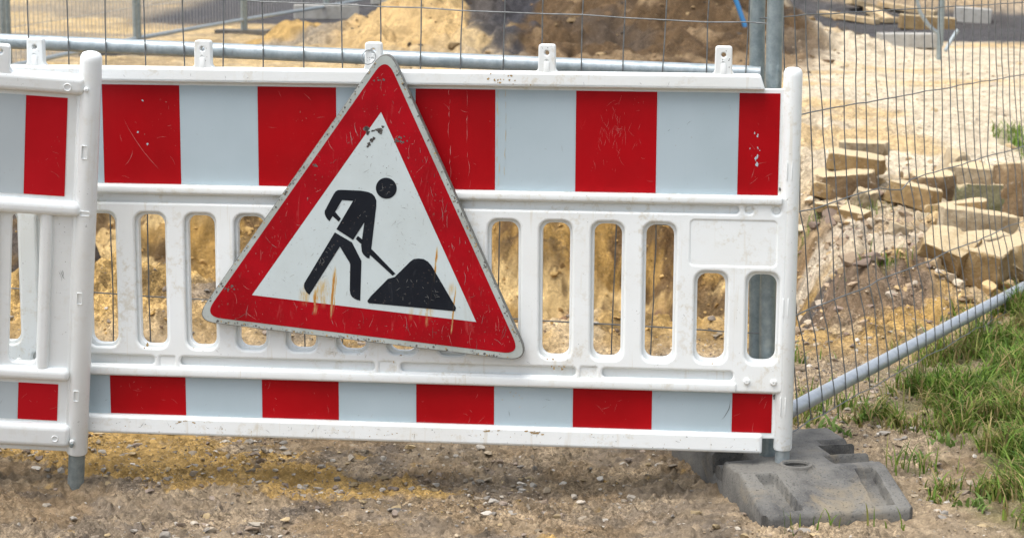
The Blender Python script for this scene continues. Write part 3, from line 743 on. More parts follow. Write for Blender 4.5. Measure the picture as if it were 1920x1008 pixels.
# far fence line, five panels on blocks
fx = [(-3.62, 10.2), (-3.39, 13.6), (-3.14, 17.0), (-2.735, 20.7), (-2.20, 24.0), (-1.558, 27.4), (-.80, 30.8)]
flab = ['far fence panel nearest the left edge, farthest left of the distant row', 'far mesh fence panel at the upper left corner between the first pairs of posts', 'far mesh fence panel reaching the dark foot at upper left',
        'far mesh fence panel whose bottom tube slants up to the nearer white block', 'far mesh fence panel between the two white concrete blocks', 'far mesh fence panel beyond the farther white block at the top edge']
WIREF = simple('far_wire_steel', (.42, .43, .42), (.30, .31, .30), 20, .5, .3, .1)
for k in range(6):
    a = Vector((*fx[k], 0)); b = Vector((*fx[k + 1], 0)); a.z = float(terrain(a.x, a.y)); b.z = float(terrain(b.x, b.y))
    d = (b - a); L = d.length; d.normalize(); r_ = root('mesh_fence_panel', flab[k], 'fence', 'mesh fence panels', Matrix.Translation(a))
    e = (b - a)
    for q0 in (Vector((0, 0, 0)) + d * .055, e - d * .055):
        t = MB(); t.tube([q0 + Vector((0, 0, .0)), q0 + Vector((0, 0, 2.0))], .021, GALVD, 10); t.build('post', r_)
    t = MB(); t.tube([d * .055 + Vector((0, 0, .14)), e - d * .055 + Vector((0, 0, .14))], .019, GALV, 8); t.build('bottom_rail', r_)
    t = MB(); t.tube([d * .055 + Vector((0, 0, 1.98)), e - d * .055 + Vector((0, 0, 1.98))], .019, GALV, 8); t.build('top_rail', r_)
    wm = MB(); n = 33 if k < 4 else 16
    for i in range(1, n):
        p = e * (i / n); wm.tube([p + Vector((0, 0, .14)), p + Vector((0, 0, 1.98))], .0022, WIREF, 4, False)
    for j in range(1, 7):
        wm.tube([d * .05 + Vector((0, 0, .14 + .26 * j)), e - d * .05 + Vector((0, 0, .14 + .26 * j))], .0022, WIREF, 4, False)
    wm.build('wire_mesh', r_)
def block(name, label, cat, pos, size, yaw=0, tilt=(0, 0), mat=CONC, group=None, jit=.004, rough=0):
    mx = Matrix.Translation(pos) @ Matrix.Rotation(R(yaw), 4, 'Z') @ Matrix.Rotation(R(tilt[0]), 4, 'X') @ Matrix.Rotation(R(tilt[1]), 4, 'Y')
    from mathutils import noise as mn_
    bm = bmesh.new(); bmesh.ops.create_cube(bm, size=1); sx, sy, sz = size
    for v in bm.verts: v.co = Vector((v.co.x * sx * (1 + random.uniform(-.10, .10) * rough), v.co.y * sy * (1 + random.uniform(-.10, .10) * rough), (v.co.z * (1 + random.uniform(-.12, .12) * rough) + .5) * sz))
    mnm = min(size)
    for _ in range(int(6 * rough)):         # break corners and edges off
        cdir = Vector((random.choice((-1, 1)), random.choice((-1, 1)), random.choice((-1, 1, 1)) * random.choice((0.4, 1)))); c0 = Vector((cdir.x * sx / 2, cdir.y * sy / 2, sz / 2 + (sz / 2 if cdir.z > 0 else -sz / 2)))
        nn = Vector((cdir.x * random.uniform(.2, 1), cdir.y * random.uniform(.2, 1), cdir.z * random.uniform(.2, 1))).normalized()
        bmesh.ops.bisect_plane(bm, geom=bm.verts[:] + bm.edges[:] + bm.faces[:], plane_co=c0 - nn * mnm * random.uniform(.10, .32), plane_no=nn, clear_outer=True)
        bmesh.ops.holes_fill(bm, edges=[e for e in bm.edges if e.is_boundary])
    bmesh.ops.bevel(bm, geom=bm.edges[:], offset=mnm * (.035 if rough else .05), segments=1, profile=.6, affect='EDGES')
    bmesh.ops.triangulate(bm, faces=bm.faces[:])
    for it in range(3):
        bmesh.ops.subdivide_edges(bm, edges=[e for e in bm.edges if e.calc_length() > max(size) * (.22, .13, .08)[it]], cuts=1); bmesh.ops.triangulate(bm, faces=bm.faces[:])
    bm.normal_update(); ph = Vector((random.uniform(0, 50), random.uniform(0, 50), 0)); mv = []
    for v in bm.verts:
        q = v.co + ph; k = mn_.noise(q * (5 / max(size) * .35)) * .06 + mn_.noise(q * (14 / max(size) * .35)) * .035 + (mn_.noise(q * 60)) * .02
        mv.append(v.co + v.normal * k * mnm * (1.6 if rough else .35))
    for v, q in zip(bm.verts, mv): v.co = q
    m = MB(); m.addbm(bm, mat, True); o = m.build(name, None, 24); o.matrix_world = mx; return tag(o, label, cat, group)
for (i, w, h, lb, mt) in ((1, .6, .10, 'dark fence foot partly hidden by the left tabs of the barriers', RUBBER), (2, .95, .06, 'flat dark fence foot just above the barrier near upper left', RUBBER), (3, .55, .05, 'thin dark fence foot under the second far post from the left', RUBBER), (4, .76, .17, 'nearer of two pale concrete fence blocks at the top', CONC), (5, .70, .17, 'farther pale concrete fence block at the top edge', CONC)):
    x, y = fx[i]; z = float(terrain(x, y))
    block('ballast_block', lb, 'ballast block', Vector((x, y, z - .01)), (w, .24, h), 8 if i > 3 else -10, (0, 0), mt, 'ballast blocks of the far fence', .002)

# post, bent tube and block of the far right fence
p = spot(1760, 113); r_ = root('fence_post', 'grey post standing in sand at the upper right, with a bent tube beside it', 'fence post', None, Matrix.Translation(p))
t = MB(); t.tube([(0, 0, -.05), (0, 0, 1.9)], .022, GALVD, 12); t.build('post', r_)
t = MB(); t.tube([(.062, .25, .10), (.062, .25, 1.9)], .024, GALVD, 12); t.build('post', r_)
t = MB(); t.tube([(-.17 + .0 * k, .2, .75 - .06 * k) for k in range(3)] + [(-.165, .2, .50), (-.13, .2, .38), (-.06, .2, .28), (.02, .2, .21)], .016, GALV, 10); t.tube([(.17, .1, .24), (.12, .08, .17), (.06, .04, .07)], .016, GALV, 10); t.build('bent_tube', r_)
yr = p.y
block('ballast_block', 'low pale concrete foot right behind the grey post at upper right', 'ballast block', Vector((p.x + .03, p.y + 1.6, float(terrain(p.x, p.y + 1.6)))), (.52, .2, .13), 4, (0, 0), CONC, None, .002)
for px, py, sz, yw, mt, lb in ((1737, 54, (.60, .22, .16), -3, ST[0], 'yellowish kerb stone lying on the dark strip at upper right'), (1822, 41, (.42, .22, .18), -10, CONC, 'whitish kerb stone farthest right on the dark strip')):
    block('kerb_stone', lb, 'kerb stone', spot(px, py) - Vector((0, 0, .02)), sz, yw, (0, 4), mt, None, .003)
for k, (px, py, ln, yw, tl, lb) in enumerate(((1590, 40, .75, -38, 6, 'yellowish plank slanting down at the left of the plank heap'), (1648, 38, .6, -75, 10, 'short pale plank pointing towards the camera in the plank heap'), (1665, 44, .62, 5, 2, 'bottom plank lying level at the front of the heap'), (1700, 26, .7, -30, 8, 'upper right plank of the heap beside the kerb stone'), (1620, 18, .5, 30, 12, 'topmost plank at the back of the heap'))):
    o = block('plank', lb, 'plank', spot(px, py) + Vector((0, 0, .01 + .02 * (k % 2))), (ln, .13, .06), yw, (0, tl), WOOD, 'planks heaped at upper right', .002)
p = spot(1400, 46)
t = MB(); t.tube([p + Vector((.0, 0, -.05)), p + Vector((-.07, .05, .15)), p + Vector((-.17, .1, .42)), p + Vector((-.26, .15, .72))], .020, BLUE, 10)
tag(t.build('pipe'), 'blue plastic pipe sticking up from the brown earth heap', 'pipe')

# ------------------------------------------------------------------ loose stones by the right fence
sl = [
 (1588, 362, (.32, .20, .11), -12, (0, 0), 2, 'dark fronted bottom stone of the stack at the left of the rubble', 0),
 (1603, 352, (.31, .16, .075), -24, (0, 9), 0, 'tilted slab on top of the left stack, front edge facing the fence', .088),
 (1622, 338, (.27, .12, .06), -12, (4, 6), 1, 'thin slab at the back of the left stack, topmost', .135),
 (1556, 370, (.20, .12, .07), -8, (0, 0), 0, 'low brick shaped stone at the left foot of the stack', 0),
 (1618, 387, (.085, .12, .085), -25, (0, 8), 1, 'small stone with white end face in front of the left stack', 0),
 (1556, 396, (.16, .10, .035), -12, (0, 0), 0, 'flat thin stone half sunk in sand below the left stack', 0),
 (1603, 404, (.15, .10, .04), -25, (0, 5), 0, 'second half sunk flat stone, right of the thin one', 0),
 (1712, 385, (.27, .17, .10), -24, (0, 4), 0, 'sandy block right of the dark gap, tilted towards the path', 0),
 (1752, 372, (.24, .15, .12), -6, (0, 0), 2, 'brown block with square end behind the tilted sandy one', 0),
 (1776, 337, (.13, .11, .17), 20, (0, 22), 1, 'pale rounded stone standing upright at the back of the rubble', 0),
 (1822, 352, (.24, .16, .12), -32, (0, 10), 1, 'pale tilted block right of the upright stone', 0),
 (1850, 398, (.33, .12, .13), 5, (0, 0), 3, 'long mossy block in the grass at the right', 0),
 (1908, 402, (.18, .16, .24), 4, (0, 0), 2, 'tall brown block at the right edge of the photo', 0),
 (1795, 410, (.32, .13, .085), -4, (0, 0), 0, 'narrow block lying in front of the mossy one', 0),
 (1828, 455, (.35, .17, .12), -10, (0, 2), 1, 'large pale block with shadowed front in the middle of the rubble', .03),
 (1848, 482, (.24, .13, .09), 22, (0, -12), 1, 'whitish block tilted up under the large pale one', 0),
 (1780, 505, (.22, .15, .10), -34, (24, 12), 0, 'sandy slab tilted towards the path, half buried in a sand heap', .03),
 (1843, 540, (.20, .13, .15), -48, (8, 16), 0, 'wedge shaped sandy block leaning at the lower right', 0),
 (1915, 520, (.22, .18, .14), 25, (0, -18), 0, 'sandy boulder at the right edge above the grass', 0),
 (1682, 440, (.085, .06, .05), 10, (0, 15), 1, 'small white stone alone between rubble and fence', 0)]
for px, py, sz, yw, tl, mi, lb, lift in sl:
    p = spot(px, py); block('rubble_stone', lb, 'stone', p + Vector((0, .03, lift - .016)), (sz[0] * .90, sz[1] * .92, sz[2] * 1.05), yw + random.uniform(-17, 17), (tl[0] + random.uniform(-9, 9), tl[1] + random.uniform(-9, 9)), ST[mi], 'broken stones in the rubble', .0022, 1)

# ------------------------------------------------------------------ ground sheet
def field0(x, y): return rt0(x, y) * ss(8.4, 10, y)
def rt0(x, y): return ss(-.1, .5, x - (.95 + .075 * (y - 7)))
def ground():
    ys = [2.2]
    while ys[-1] < 34: ys.append(ys[-1] + (.03 if ys[-1] < 4.3 else ys[-1] * (.0013 if ys[-1] < 7.3 else .0022)))
    while ys[-1] < 600: ys.append(ys[-1] * 1.12)
    ys = np.array(ys)
    ts = np.concatenate([-np.geomspace(4, .32, 14)[:-1], np.linspace(-.31, .31, 600), np.geomspace(.32, 4, 14)[1:]])
    T, Y = np.meshgrid(ts, ys); X = T * Y; Z = terrain(X, Y)
    ny, nx = X.shape
    me = bpy.data.meshes.new('ground'); co = np.stack([X, Y, Z], -1).reshape(-1, 3)
    i, j = np.meshgrid(np.arange(ny - 1), np.arange(nx - 1), indexing='ij'); a = (i * nx + j).ravel()
    f = np.stack([a, a + 1, a + 1 + nx, a + nx], 1)
    me.vertices.add(len(co)); me.vertices.foreach_set('co', co.ravel())
    me.loops.add(f.size); me.loops.foreach_set('vertex_index', f.ravel().astype(np.int32))
    me.polygons.add(len(f)); me.polygons.foreach_set('loop_start', np.arange(0, f.size, 4, dtype=np.int32))
    me.polygons.foreach_set('use_smooth', np.ones(len(f), bool)); me.update(); me.validate()
    # soil colours: which earth lies where, plus shade painted below the barrier
    x, y = co[:, 0], co[:, 1]
    def C(*c): return np.array(c)[None, :]
    brown = C(.245, .178, .108); greyb = C(.215, .172, .125); yel = C(.44, .285, .100); pale = C(.53, .45, .33); dark = C(.055, .048, .043); asph = C(.040, .042, .050); maroon = C(.15, .075, .055); earth = C(.19, .120, .062); lightb = C(.36, .28, .185)
    def mixc(c, d, m): m = np.clip(m, 0, 1)[:, None]; return c * (1 - m) + d * m
    n1 = fbm(x, y, 1.4, 5, 60); n2 = fbm(x, y, 5, 4, 61); n3 = fbm(x, y * 1.8, 3.0, 5, 62, .6); n4 = fbm(x, y, 18, 3, 63, .6)
    c = np.repeat(brown, len(x), 0)
    c = mixc(c, greyb, ss(.42, .62, n2)); c = mixc(c, lightb, .6 * ss(.5, .7, fbm(x, y * 1.5, 4, 4, 66)))
    c = mixc(c, lightb, .55 * ss(.45, .65, fbm(x, y * 1.4, 9, 4, 68, .6))); c = mixc(c, dark * 1.9, .6 * blob(x, y, -.35, 5.72, .8, .14) * ss(.3, .6, n3) + .5 * ss(.60, .72, fbm(x, y * 2, 7, 4, 65)))  # long dark band is the barrier's shade painted in; other dark patches random
    ym = blob(x, y, -1.35, 5.9, .75, .55) * 1.25 + .75 * blob(x, y, -.45, 5.12, .35, .12) + .6 * blob(x, y, -.95, 5.3, .4, .2) + .45 * blob(x, y, .05, 5.35, .2, .1) + .4 * blob(x, y, -.6, 5.45, .5, .05)
    c = mixc(c, yel, .95 * ss(.40, .62, ym * 1.0 + (n3 - .5) * 1.2 + (fbm(x, y, 14, 4, 67, .65) - .5) * 1.1))
    c = mixc(c, lightb, .70 * ss(.42, .60, ss(.25, .75, x) * .62 + (n2 - .5) * .8) * (1 - ss(6.8, 7.6, y)))
    # loose yellow sand beyond
    loose = ss(6.55, 7.1, y + .6 * (n1 - .5))
    c = mixc(c, yel, loose); c = mixc(c, pale, loose * .55 * ss(.5, .68, n2))
    c = mixc(c, earth, loose * .9 * ss(.56, .68, fbm(x, y, 1.1, 4, 70)) * (1 - ss(1.1, 1.6, x - .05 * y)))
    wall = ss(9.0, 9.6, y) * (1 - ss(11.2, 11.8, y)) * (1 - rt0(x, y)); c = mixc(c, C(.265, .160, .048), .9 * wall); c = mixc(c, C(.50, .36, .17), wall * .9 * ss(.56, .66, fbm(x * .6, y * 2, 1.6, 4, 77))); c = mixc(c, C(.085, .05, .025), wall * .85 * ss(.54, .62, fbm(x, y, 4.5, 5, 78, .65)))
    c = mixc(c, maroon, .9 * ss(.35, .6, blob(x, y, .55, 9.9, .5, .45) + (n2 - .5) * .5))
    c = mixc(c, dark * 1.3, .95 * ss(.28, .55, blob(x, y, -2.22, 9.0, .62, 1.2) + (n2 - .5) * .5))
    c = mixc(c, greyb * .95, .95 * ss(.42, .6, blob(x, y, -.92, 7.02, .42, .2) + (n2 - .5) * .8))
    c = mixc(c, C(.47, .31, .115), .95 * ss(.25, .5, blob(x, y, -1.5, 7.25, .62, .36) + (n2 - .5) * .4)); c = mixc(c, C(.12, .078, .035), loose * .75 * ss(.56, .64, fbm(x, y, 8, 5, 79, .65)) * (1 - field0(x, y)))
    # right side: pale sandy field, brown rubble near the fence
    rt = ss(-.1, .5, x - (.95 + .075 * (y - 7)))
    field = rt * ss(8.6, 10.2, y + (n1 - .5) * 1.5)
    c = mixc(c, pale, field); c = mixc(c, yel * 1.1, field * .6 * ss(.55, .68, fbm(x, y * 1.6, .9, 4, 71))); c = mixc(c, C(.55, .46, .33), field * .5 * ss(.5, .7, fbm(x, y, 2.6, 4, 72))); c = mixc(c, C(.30, .24, .16), field * .5 * ss(.58, .72, fbm(x, y, 7, 4, 73)))
    c = mixc(c, C(.10, .082, .068), .9 * ss(.35, .55, blob(x, y, 1.22, 8.05, .42, .28) + (n3 - .5) * .8)); rub = blob(x, y, 1.2, 7.5, .45, .42); c = mixc(c, C(.17, .122, .085), .9 * ss(.35, .62, rub + (n2 - .5) * .7))
    c = mixc(c, C(.10, .088, .08), .85 * ss(.35, .6, blob(x, y, 1.18, 8.0, .35, .2) + (n3 - .5) * .7))
    c = mixc(c, C(.50, .43, .33), .8 * ss(.4, .6, blob(x, y, 1.55, 8.6, .4, .5) + (n2 - .5) * .7))
    c = c * np.where(y < 6.7, 1.0, 1.05)[:, None]
    # far zones
    fz = ss(13.0, 14.5, y) * (1 - rt) ; c = mixc(c, C(.46, .36, .215), fz * .6); c = mixc(c, C(.22, .19, .15), fz * .8 * ss(.5, .62, fbm(x * .6, y * 1.6, .55, 4, 74)))
    heapm = ss(.16, .30, blob(x, y, 1.2, 18.3, 1.22, 3.2) + .08 * (n2 - .5)); c = mixc(c, earth * .50, heapm); c = mixc(c, C(.25, .175, .10), heapm * .8 * ss(.55, .66, fbm(x, y, 2.1, 5, 75))); c = mixc(c, dark, heapm * .5 * ss(.56, .68, fbm(x, y, 1.7, 4, 76)))
    c = mixc(c, C(.47, .325, .15), .9 * ss(.2, .5, blob(x, y, -.85, 17.8, .7, 1.6) + (n1 - .5) * .3)); c = mixc(c, yel * .95, .9 * ss(.3, .5, blob(x, y, -2.05, 18.6, .45, .6)))
    c = mixc(c, asph, .92 * ss(.3, .5, blob(x, y, -.12, 18.6, .36, 2.6) + (n2 - .5) * .6))
    c = mixc(c, asph * 1.2, .95 * ss(21.5, 22.6, y + (n1 - .5) * 1.2) * ss(-4.6, -4.0, x) * (1 - ss(-1.2, -.6, x)))
    band = ss(19.0, 19.7, y + (n1 - .5) * .8 + (x - 4) * .15) * ss(2.2, 2.8, x); c = mixc(c, asph, .95 * band * (1 - .93 * ss(24.0, 25.0, y)))
    c = mixc(c, C(.30, .22, .14), ss(24.0, 25.0, y) * ss(2.2, 2.8, x) * .9)
    c = mixc(c, dark, .85 * ss(29.5, 31, y + (n1 - .5) * 2) * (1 - ss(-4, -2, x)))
    gr = grassd(x, y); c = mixc(c, C(.15, .15, .06), .75 * gr)
    c = c * (1 + .9 * (n4[:, None] - .5)) * (1 + .5 * (fbm(x, y, 60, 3, 64, .7)[:, None] - .5))
    at = me.color_attributes.new('soil', 'FLOAT_COLOR', 'POINT'); at.data.foreach_set('color', np.concatenate([np.clip(c, 0, 1), np.ones((len(c), 1))], 1).astype(np.float32).ravel())
    m = newmat('soil', .95, 0, (.3, .2, .1), .15); N = NT(m)
    a = N.n('ShaderNodeAttribute', attribute_name='soil')
    v = N.math('ADD', N.math('MULTIPLY', N.noise(60, 7, .72), 1.3), .37)
    col_ = N.mix(1., a.outputs['Color'], v, 'MULTIPLY')
    patch = N.ramp(N.noise(3.2, 4, .6), .40, .62)
    for sc_, am_ in ((210., .75), (85., .60)):
        vo = N.n('ShaderNodeTexVoronoi'); N.t.links.new(N.tc.outputs['Object'], vo.inputs['Vector']); vo.inputs['Scale'].default_value = sc_; vo.inputs['Randomness'].default_value = 1
        sp_ = N.n('ShaderNodeSeparateXYZ'); N.t.links.new(vo.outputs['Color'], sp_.inputs[0])
        k_ = N.math('MULTIPLY', N.math('SUBTRACT', sp_.outputs[0], .5), N.math('MULTIPLY', N.math('ADD', N.math('MULTIPLY', patch, .75), .25), am_))
        col_ = N.mix(1., col_, N.math('ADD', k_, 1.), 'MULTIPLY')
    col_ = N.mix(N.math('MULTIPLY', N.ramp(N.noise(140, 3, .6), .62, .72), .45), col_, (.52, .47, .39))
    col_ = N.mix(N.math('MULTIPLY', N.ramp(N.noise(60, 4, .6), .64, .74), .6), col_, (.11, .085, .06))
    N.col(col_); N.bump(N.math('ADD', N.noise(55, 8, .75), N.math('MULTIPLY', N.noise(260, 4, .6), .4)), .8, .020)
    me.materials.append(m); o = bpy.data.objects.new('ground', me); COL.objects.link(o); tag(o, None, None, None, 'structure')
def grassd(x, y):
    x = np.asarray(x, float); y = np.asarray(y, float)
    bx = np.interp(y, [4.2, 5.0, 5.3, 5.6, 6.1, 6.7, 7.3, 8.2, 9.5], [1.10, 1.06, 1.10, 1.02, 1.08, 1.32, 1.58, 2.0, 2.3])
    n = fbm(x, y, 3.5, 4, 80)
    d = ss(-.06, .16, x - bx - .07 + (n - .5) * .5) * (1 - ss(8.0, 9.0, y))
    d = d * (1 - .95 * blob(x, y, 1.17, 5.50, .12, .20))
    far = ss(.4, .6, blob(x, y, 2.88, 11.4, .13, .6) + (n - .5) * .5) + ss(.5, .7, blob(x, y, 2.19, 9.7, .07, .15) + (n - .5) * .5) + ss(.45, .65, blob(x, y, 2.12, 8.75, .16, .22) + (n - .5) * .6)
    spots_ = sum(blob(x, y, a, b, r, r * .8) for a, b, r in ((.90, 6.55, .07), (.83, 5.85, .08), (.98, 5.95, .10), (.84, 5.7, .06), (1.66, 9.35, .06), (1.42, 7.6, .06), (1.36, 9.2, .04), (1.98, 9.3, .10), (1.07, 5.2, .05), (1.12, 5.0, .04)))
    return np.clip(d * ss(.36, .56, fbm(x, y, 6, 3, 82) + .55 * np.clip(x - bx - .12, 0, .3)) + far * .8 + .55 * ss(.35, .75, spots_), 0, 1)
ground()

# ------------------------------------------------------------------ gravel, clods
def attr_mat(name, at, rough=.9, bump=.4):
    m = newmat(name, rough, 0, (.3, .3, .3), .2); N = NT(m); a = N.n('ShaderNodeAttribute', attribute_name=at)
    N.col(N.mix(1., a.outputs['Color'], N.math('ADD', N.math('MULTIPLY', N.noise(120, 4, .7), .8), .6), 'MULTIPLY')); N.bump(N.noise(150, 4), bump, .004); return m
def gravel():
    bm = bmesh.new(); bmesh.ops.create_icosphere(bm, subdivisions=2, radius=1); bv = np.array([v.co[:] for v in bm.verts]); bf = np.array([[v.index for v in f.verts] for f in bm.faces]); bm.free()
    bm = bmesh.new(); bmesh.ops.create_icosphere(bm, subdivisions=1, radius=1); sv = np.array([v.co[:] for v in bm.verts]); sf = np.array([[v.index for v in f.verts] for f in bm.faces]); bm.free()
    V = []; F = []; Cc = []; o = 0
    def put(x, y, z0, r, col, flat=.6, sink=.25):
        nonlocal o
        big = r > .009; base, fs = (bv, bf) if big else (sv, sf)
        v = base * (1 + .28 * (rng.rand(len(base), 1) - .5) * 2 * .7)
        for _ in range(7):      # knock flat facets into it
            nn = rng.normal(size=3); nn /= np.linalg.norm(nn); d = v @ nn; lim = rng.uniform(.30, .72); v = v - np.outer(np.clip(d - lim, 0, None), nn)
        v = v * np.array([rng.uniform(.8, 1.5), rng.uniform(.7, 1.2), flat * rng.uniform(.7, 1.3)]) * r
        a = rng.uniform(0, 6.28); cs, sn = math.cos(a), math.sin(a); v = v @ np.array([[cs, sn, 0], [-sn, cs, 0], [0, 0, 1]])
        v += np.array([x, y, z0 + r * flat * (1 - 2 * sink)])
        V.append(v); F.append(fs + o); o += len(v); Cc.append(np.repeat([[*col, 1]], len(v), 0))
    pal = [(.40, .355, .29), (.32, .27, .205), (.29, .265, .23), (.40, .31, .18), (.22, .17, .125), (.47, .435, .38), (.26, .21, .17), (.34, .28, .20)]
    N_ = 90000
    y = rng.uniform(4.5, 6.95, N_); x = rng.uniform(-.30, .27, N_) * y
    gd = grassd(x, y)
    dens = .22 + 1.3 * ss(.44, .64, fbm(x, y, 2.2, 4, 90)) + .9 * blob(x, y, -.3, 5.2, .4, .35) - .45 * blob(x, y, -1.3, 5.7, .6, .5)
    dens = np.where(gd > .5, dens * .2, dens) * .32
    ok = (rng.rand(N_) < dens) & ~((x > .58) & (x < 1.02) & (y > 4.66) & (y < 5.4))
    x = x[ok]; y = y[ok]; r = np.minimum(.0019 * (1 + rng.pareto(1.9, len(x))), .0150)
    yel_ = fbm(x, y * 1.8, 3.0, 5, 62, .6) + .5 * blob(x, y, -1.35, 5.9, .75, .55)
    zz = terrain(x, y)
    for i in range(len(x)):
        c = pal[rng.randint(len(pal))] if (rng.rand() < .55 or r[i] > .006) else ((.42, .30, .13) if yel_[i] > .62 else (.27, .205, .135))
        k = rng.uniform(.55, 1.15); put(x[i], y[i], zz[i], r[i], [q * k for q in c], .6, .36)
    def field(n, y0, y1, t0, t1, base, par, mx, cols, flat, sink):
        y = rng.uniform(y0, y1, n); x = rng.uniform(t0, t1, n) * y; zz = terrain(x, y)
        for i in range(n):
            c = cols[rng.randint(len(cols))]; k = rng.uniform(.75, 1.2)
            put(x[i], y[i], zz[i], min(base * (1 + rng.pareto(par)), mx), [q * k for q in c], flat, sink)
    field(3000, 9.3, 11.4, -.30, .135, .005, 2.2, .020, ((.34, .215, .08), (.42, .28, .11), (.20, .125, .05)), .9, .45)
    field(3600, 6.8, 9.3, -.30, .135, .0035, 2.2, .016, ((.40, .26, .095), (.34, .22, .085), (.18, .13, .09), (.24, .20, .16)), .8, .45)
    field(2200, 6.9, 9.8, .125, .25, .004, 1.9, .042, ((.46, .33, .17), (.33, .25, .17), (.24, .18, .14), (.50, .42, .31)), .7, .35)
    yy = rng.uniform(7.3, 11.0, 170); xx_ = rng.uniform(.15, .26, 170) * yy; zz = terrain(xx_, yy)
    for i in range(170):
        c = ((.36, .27, .16), (.30, .22, .13), (.44, .38, .30), (.22, .16, .10))[rng.randint(4)]; put(xx_[i], yy[i], zz[i], rng.uniform(.012, .012 + .035 * rng.rand()), c, .7, .3)
    field(1300, 9.5, 17, .135, .27, .004, 2.2, .03, ((.60, .50, .36), (.50, .38, .22), (.42, .36, .28)), .6, .4)
    field(900, 15, 24, -.08, .16, .010, 2.2, .055, ((.24, .17, .09), (.14, .09, .05), (.07, .06, .05)), .7, .5)
    me = bpy.data.meshes.new('gravel'); co = np.concatenate(V); f = np.concatenate(F)
    me.vertices.add(len(co)); me.vertices.foreach_set('co', co.ravel()); me.loops.add(f.size); me.loops.foreach_set('vertex_index', f.ravel().astype(np.int32))
    me.polygons.add(len(f)); me.polygons.foreach_set('loop_start', np.arange(0, f.size, 3, dtype=np.int32)); me.polygons.foreach_set('use_smooth', np.zeros(len(f), bool)); me.update(); me.validate()
    at = me.color_attributes.new('tone', 'FLOAT_COLOR', 'POINT'); at.data.foreach_set('color', np.concatenate(Cc).astype(np.float32).ravel())
    me.materials.append(attr_mat('gravel_stone', 'tone')); ob = bpy.data.objects.new('gravel', me); COL.objects.link(ob)
    tag(ob, 'loose gravel and clods scattered over the dirt', 'gravel', None, 'stuff')
gravel()

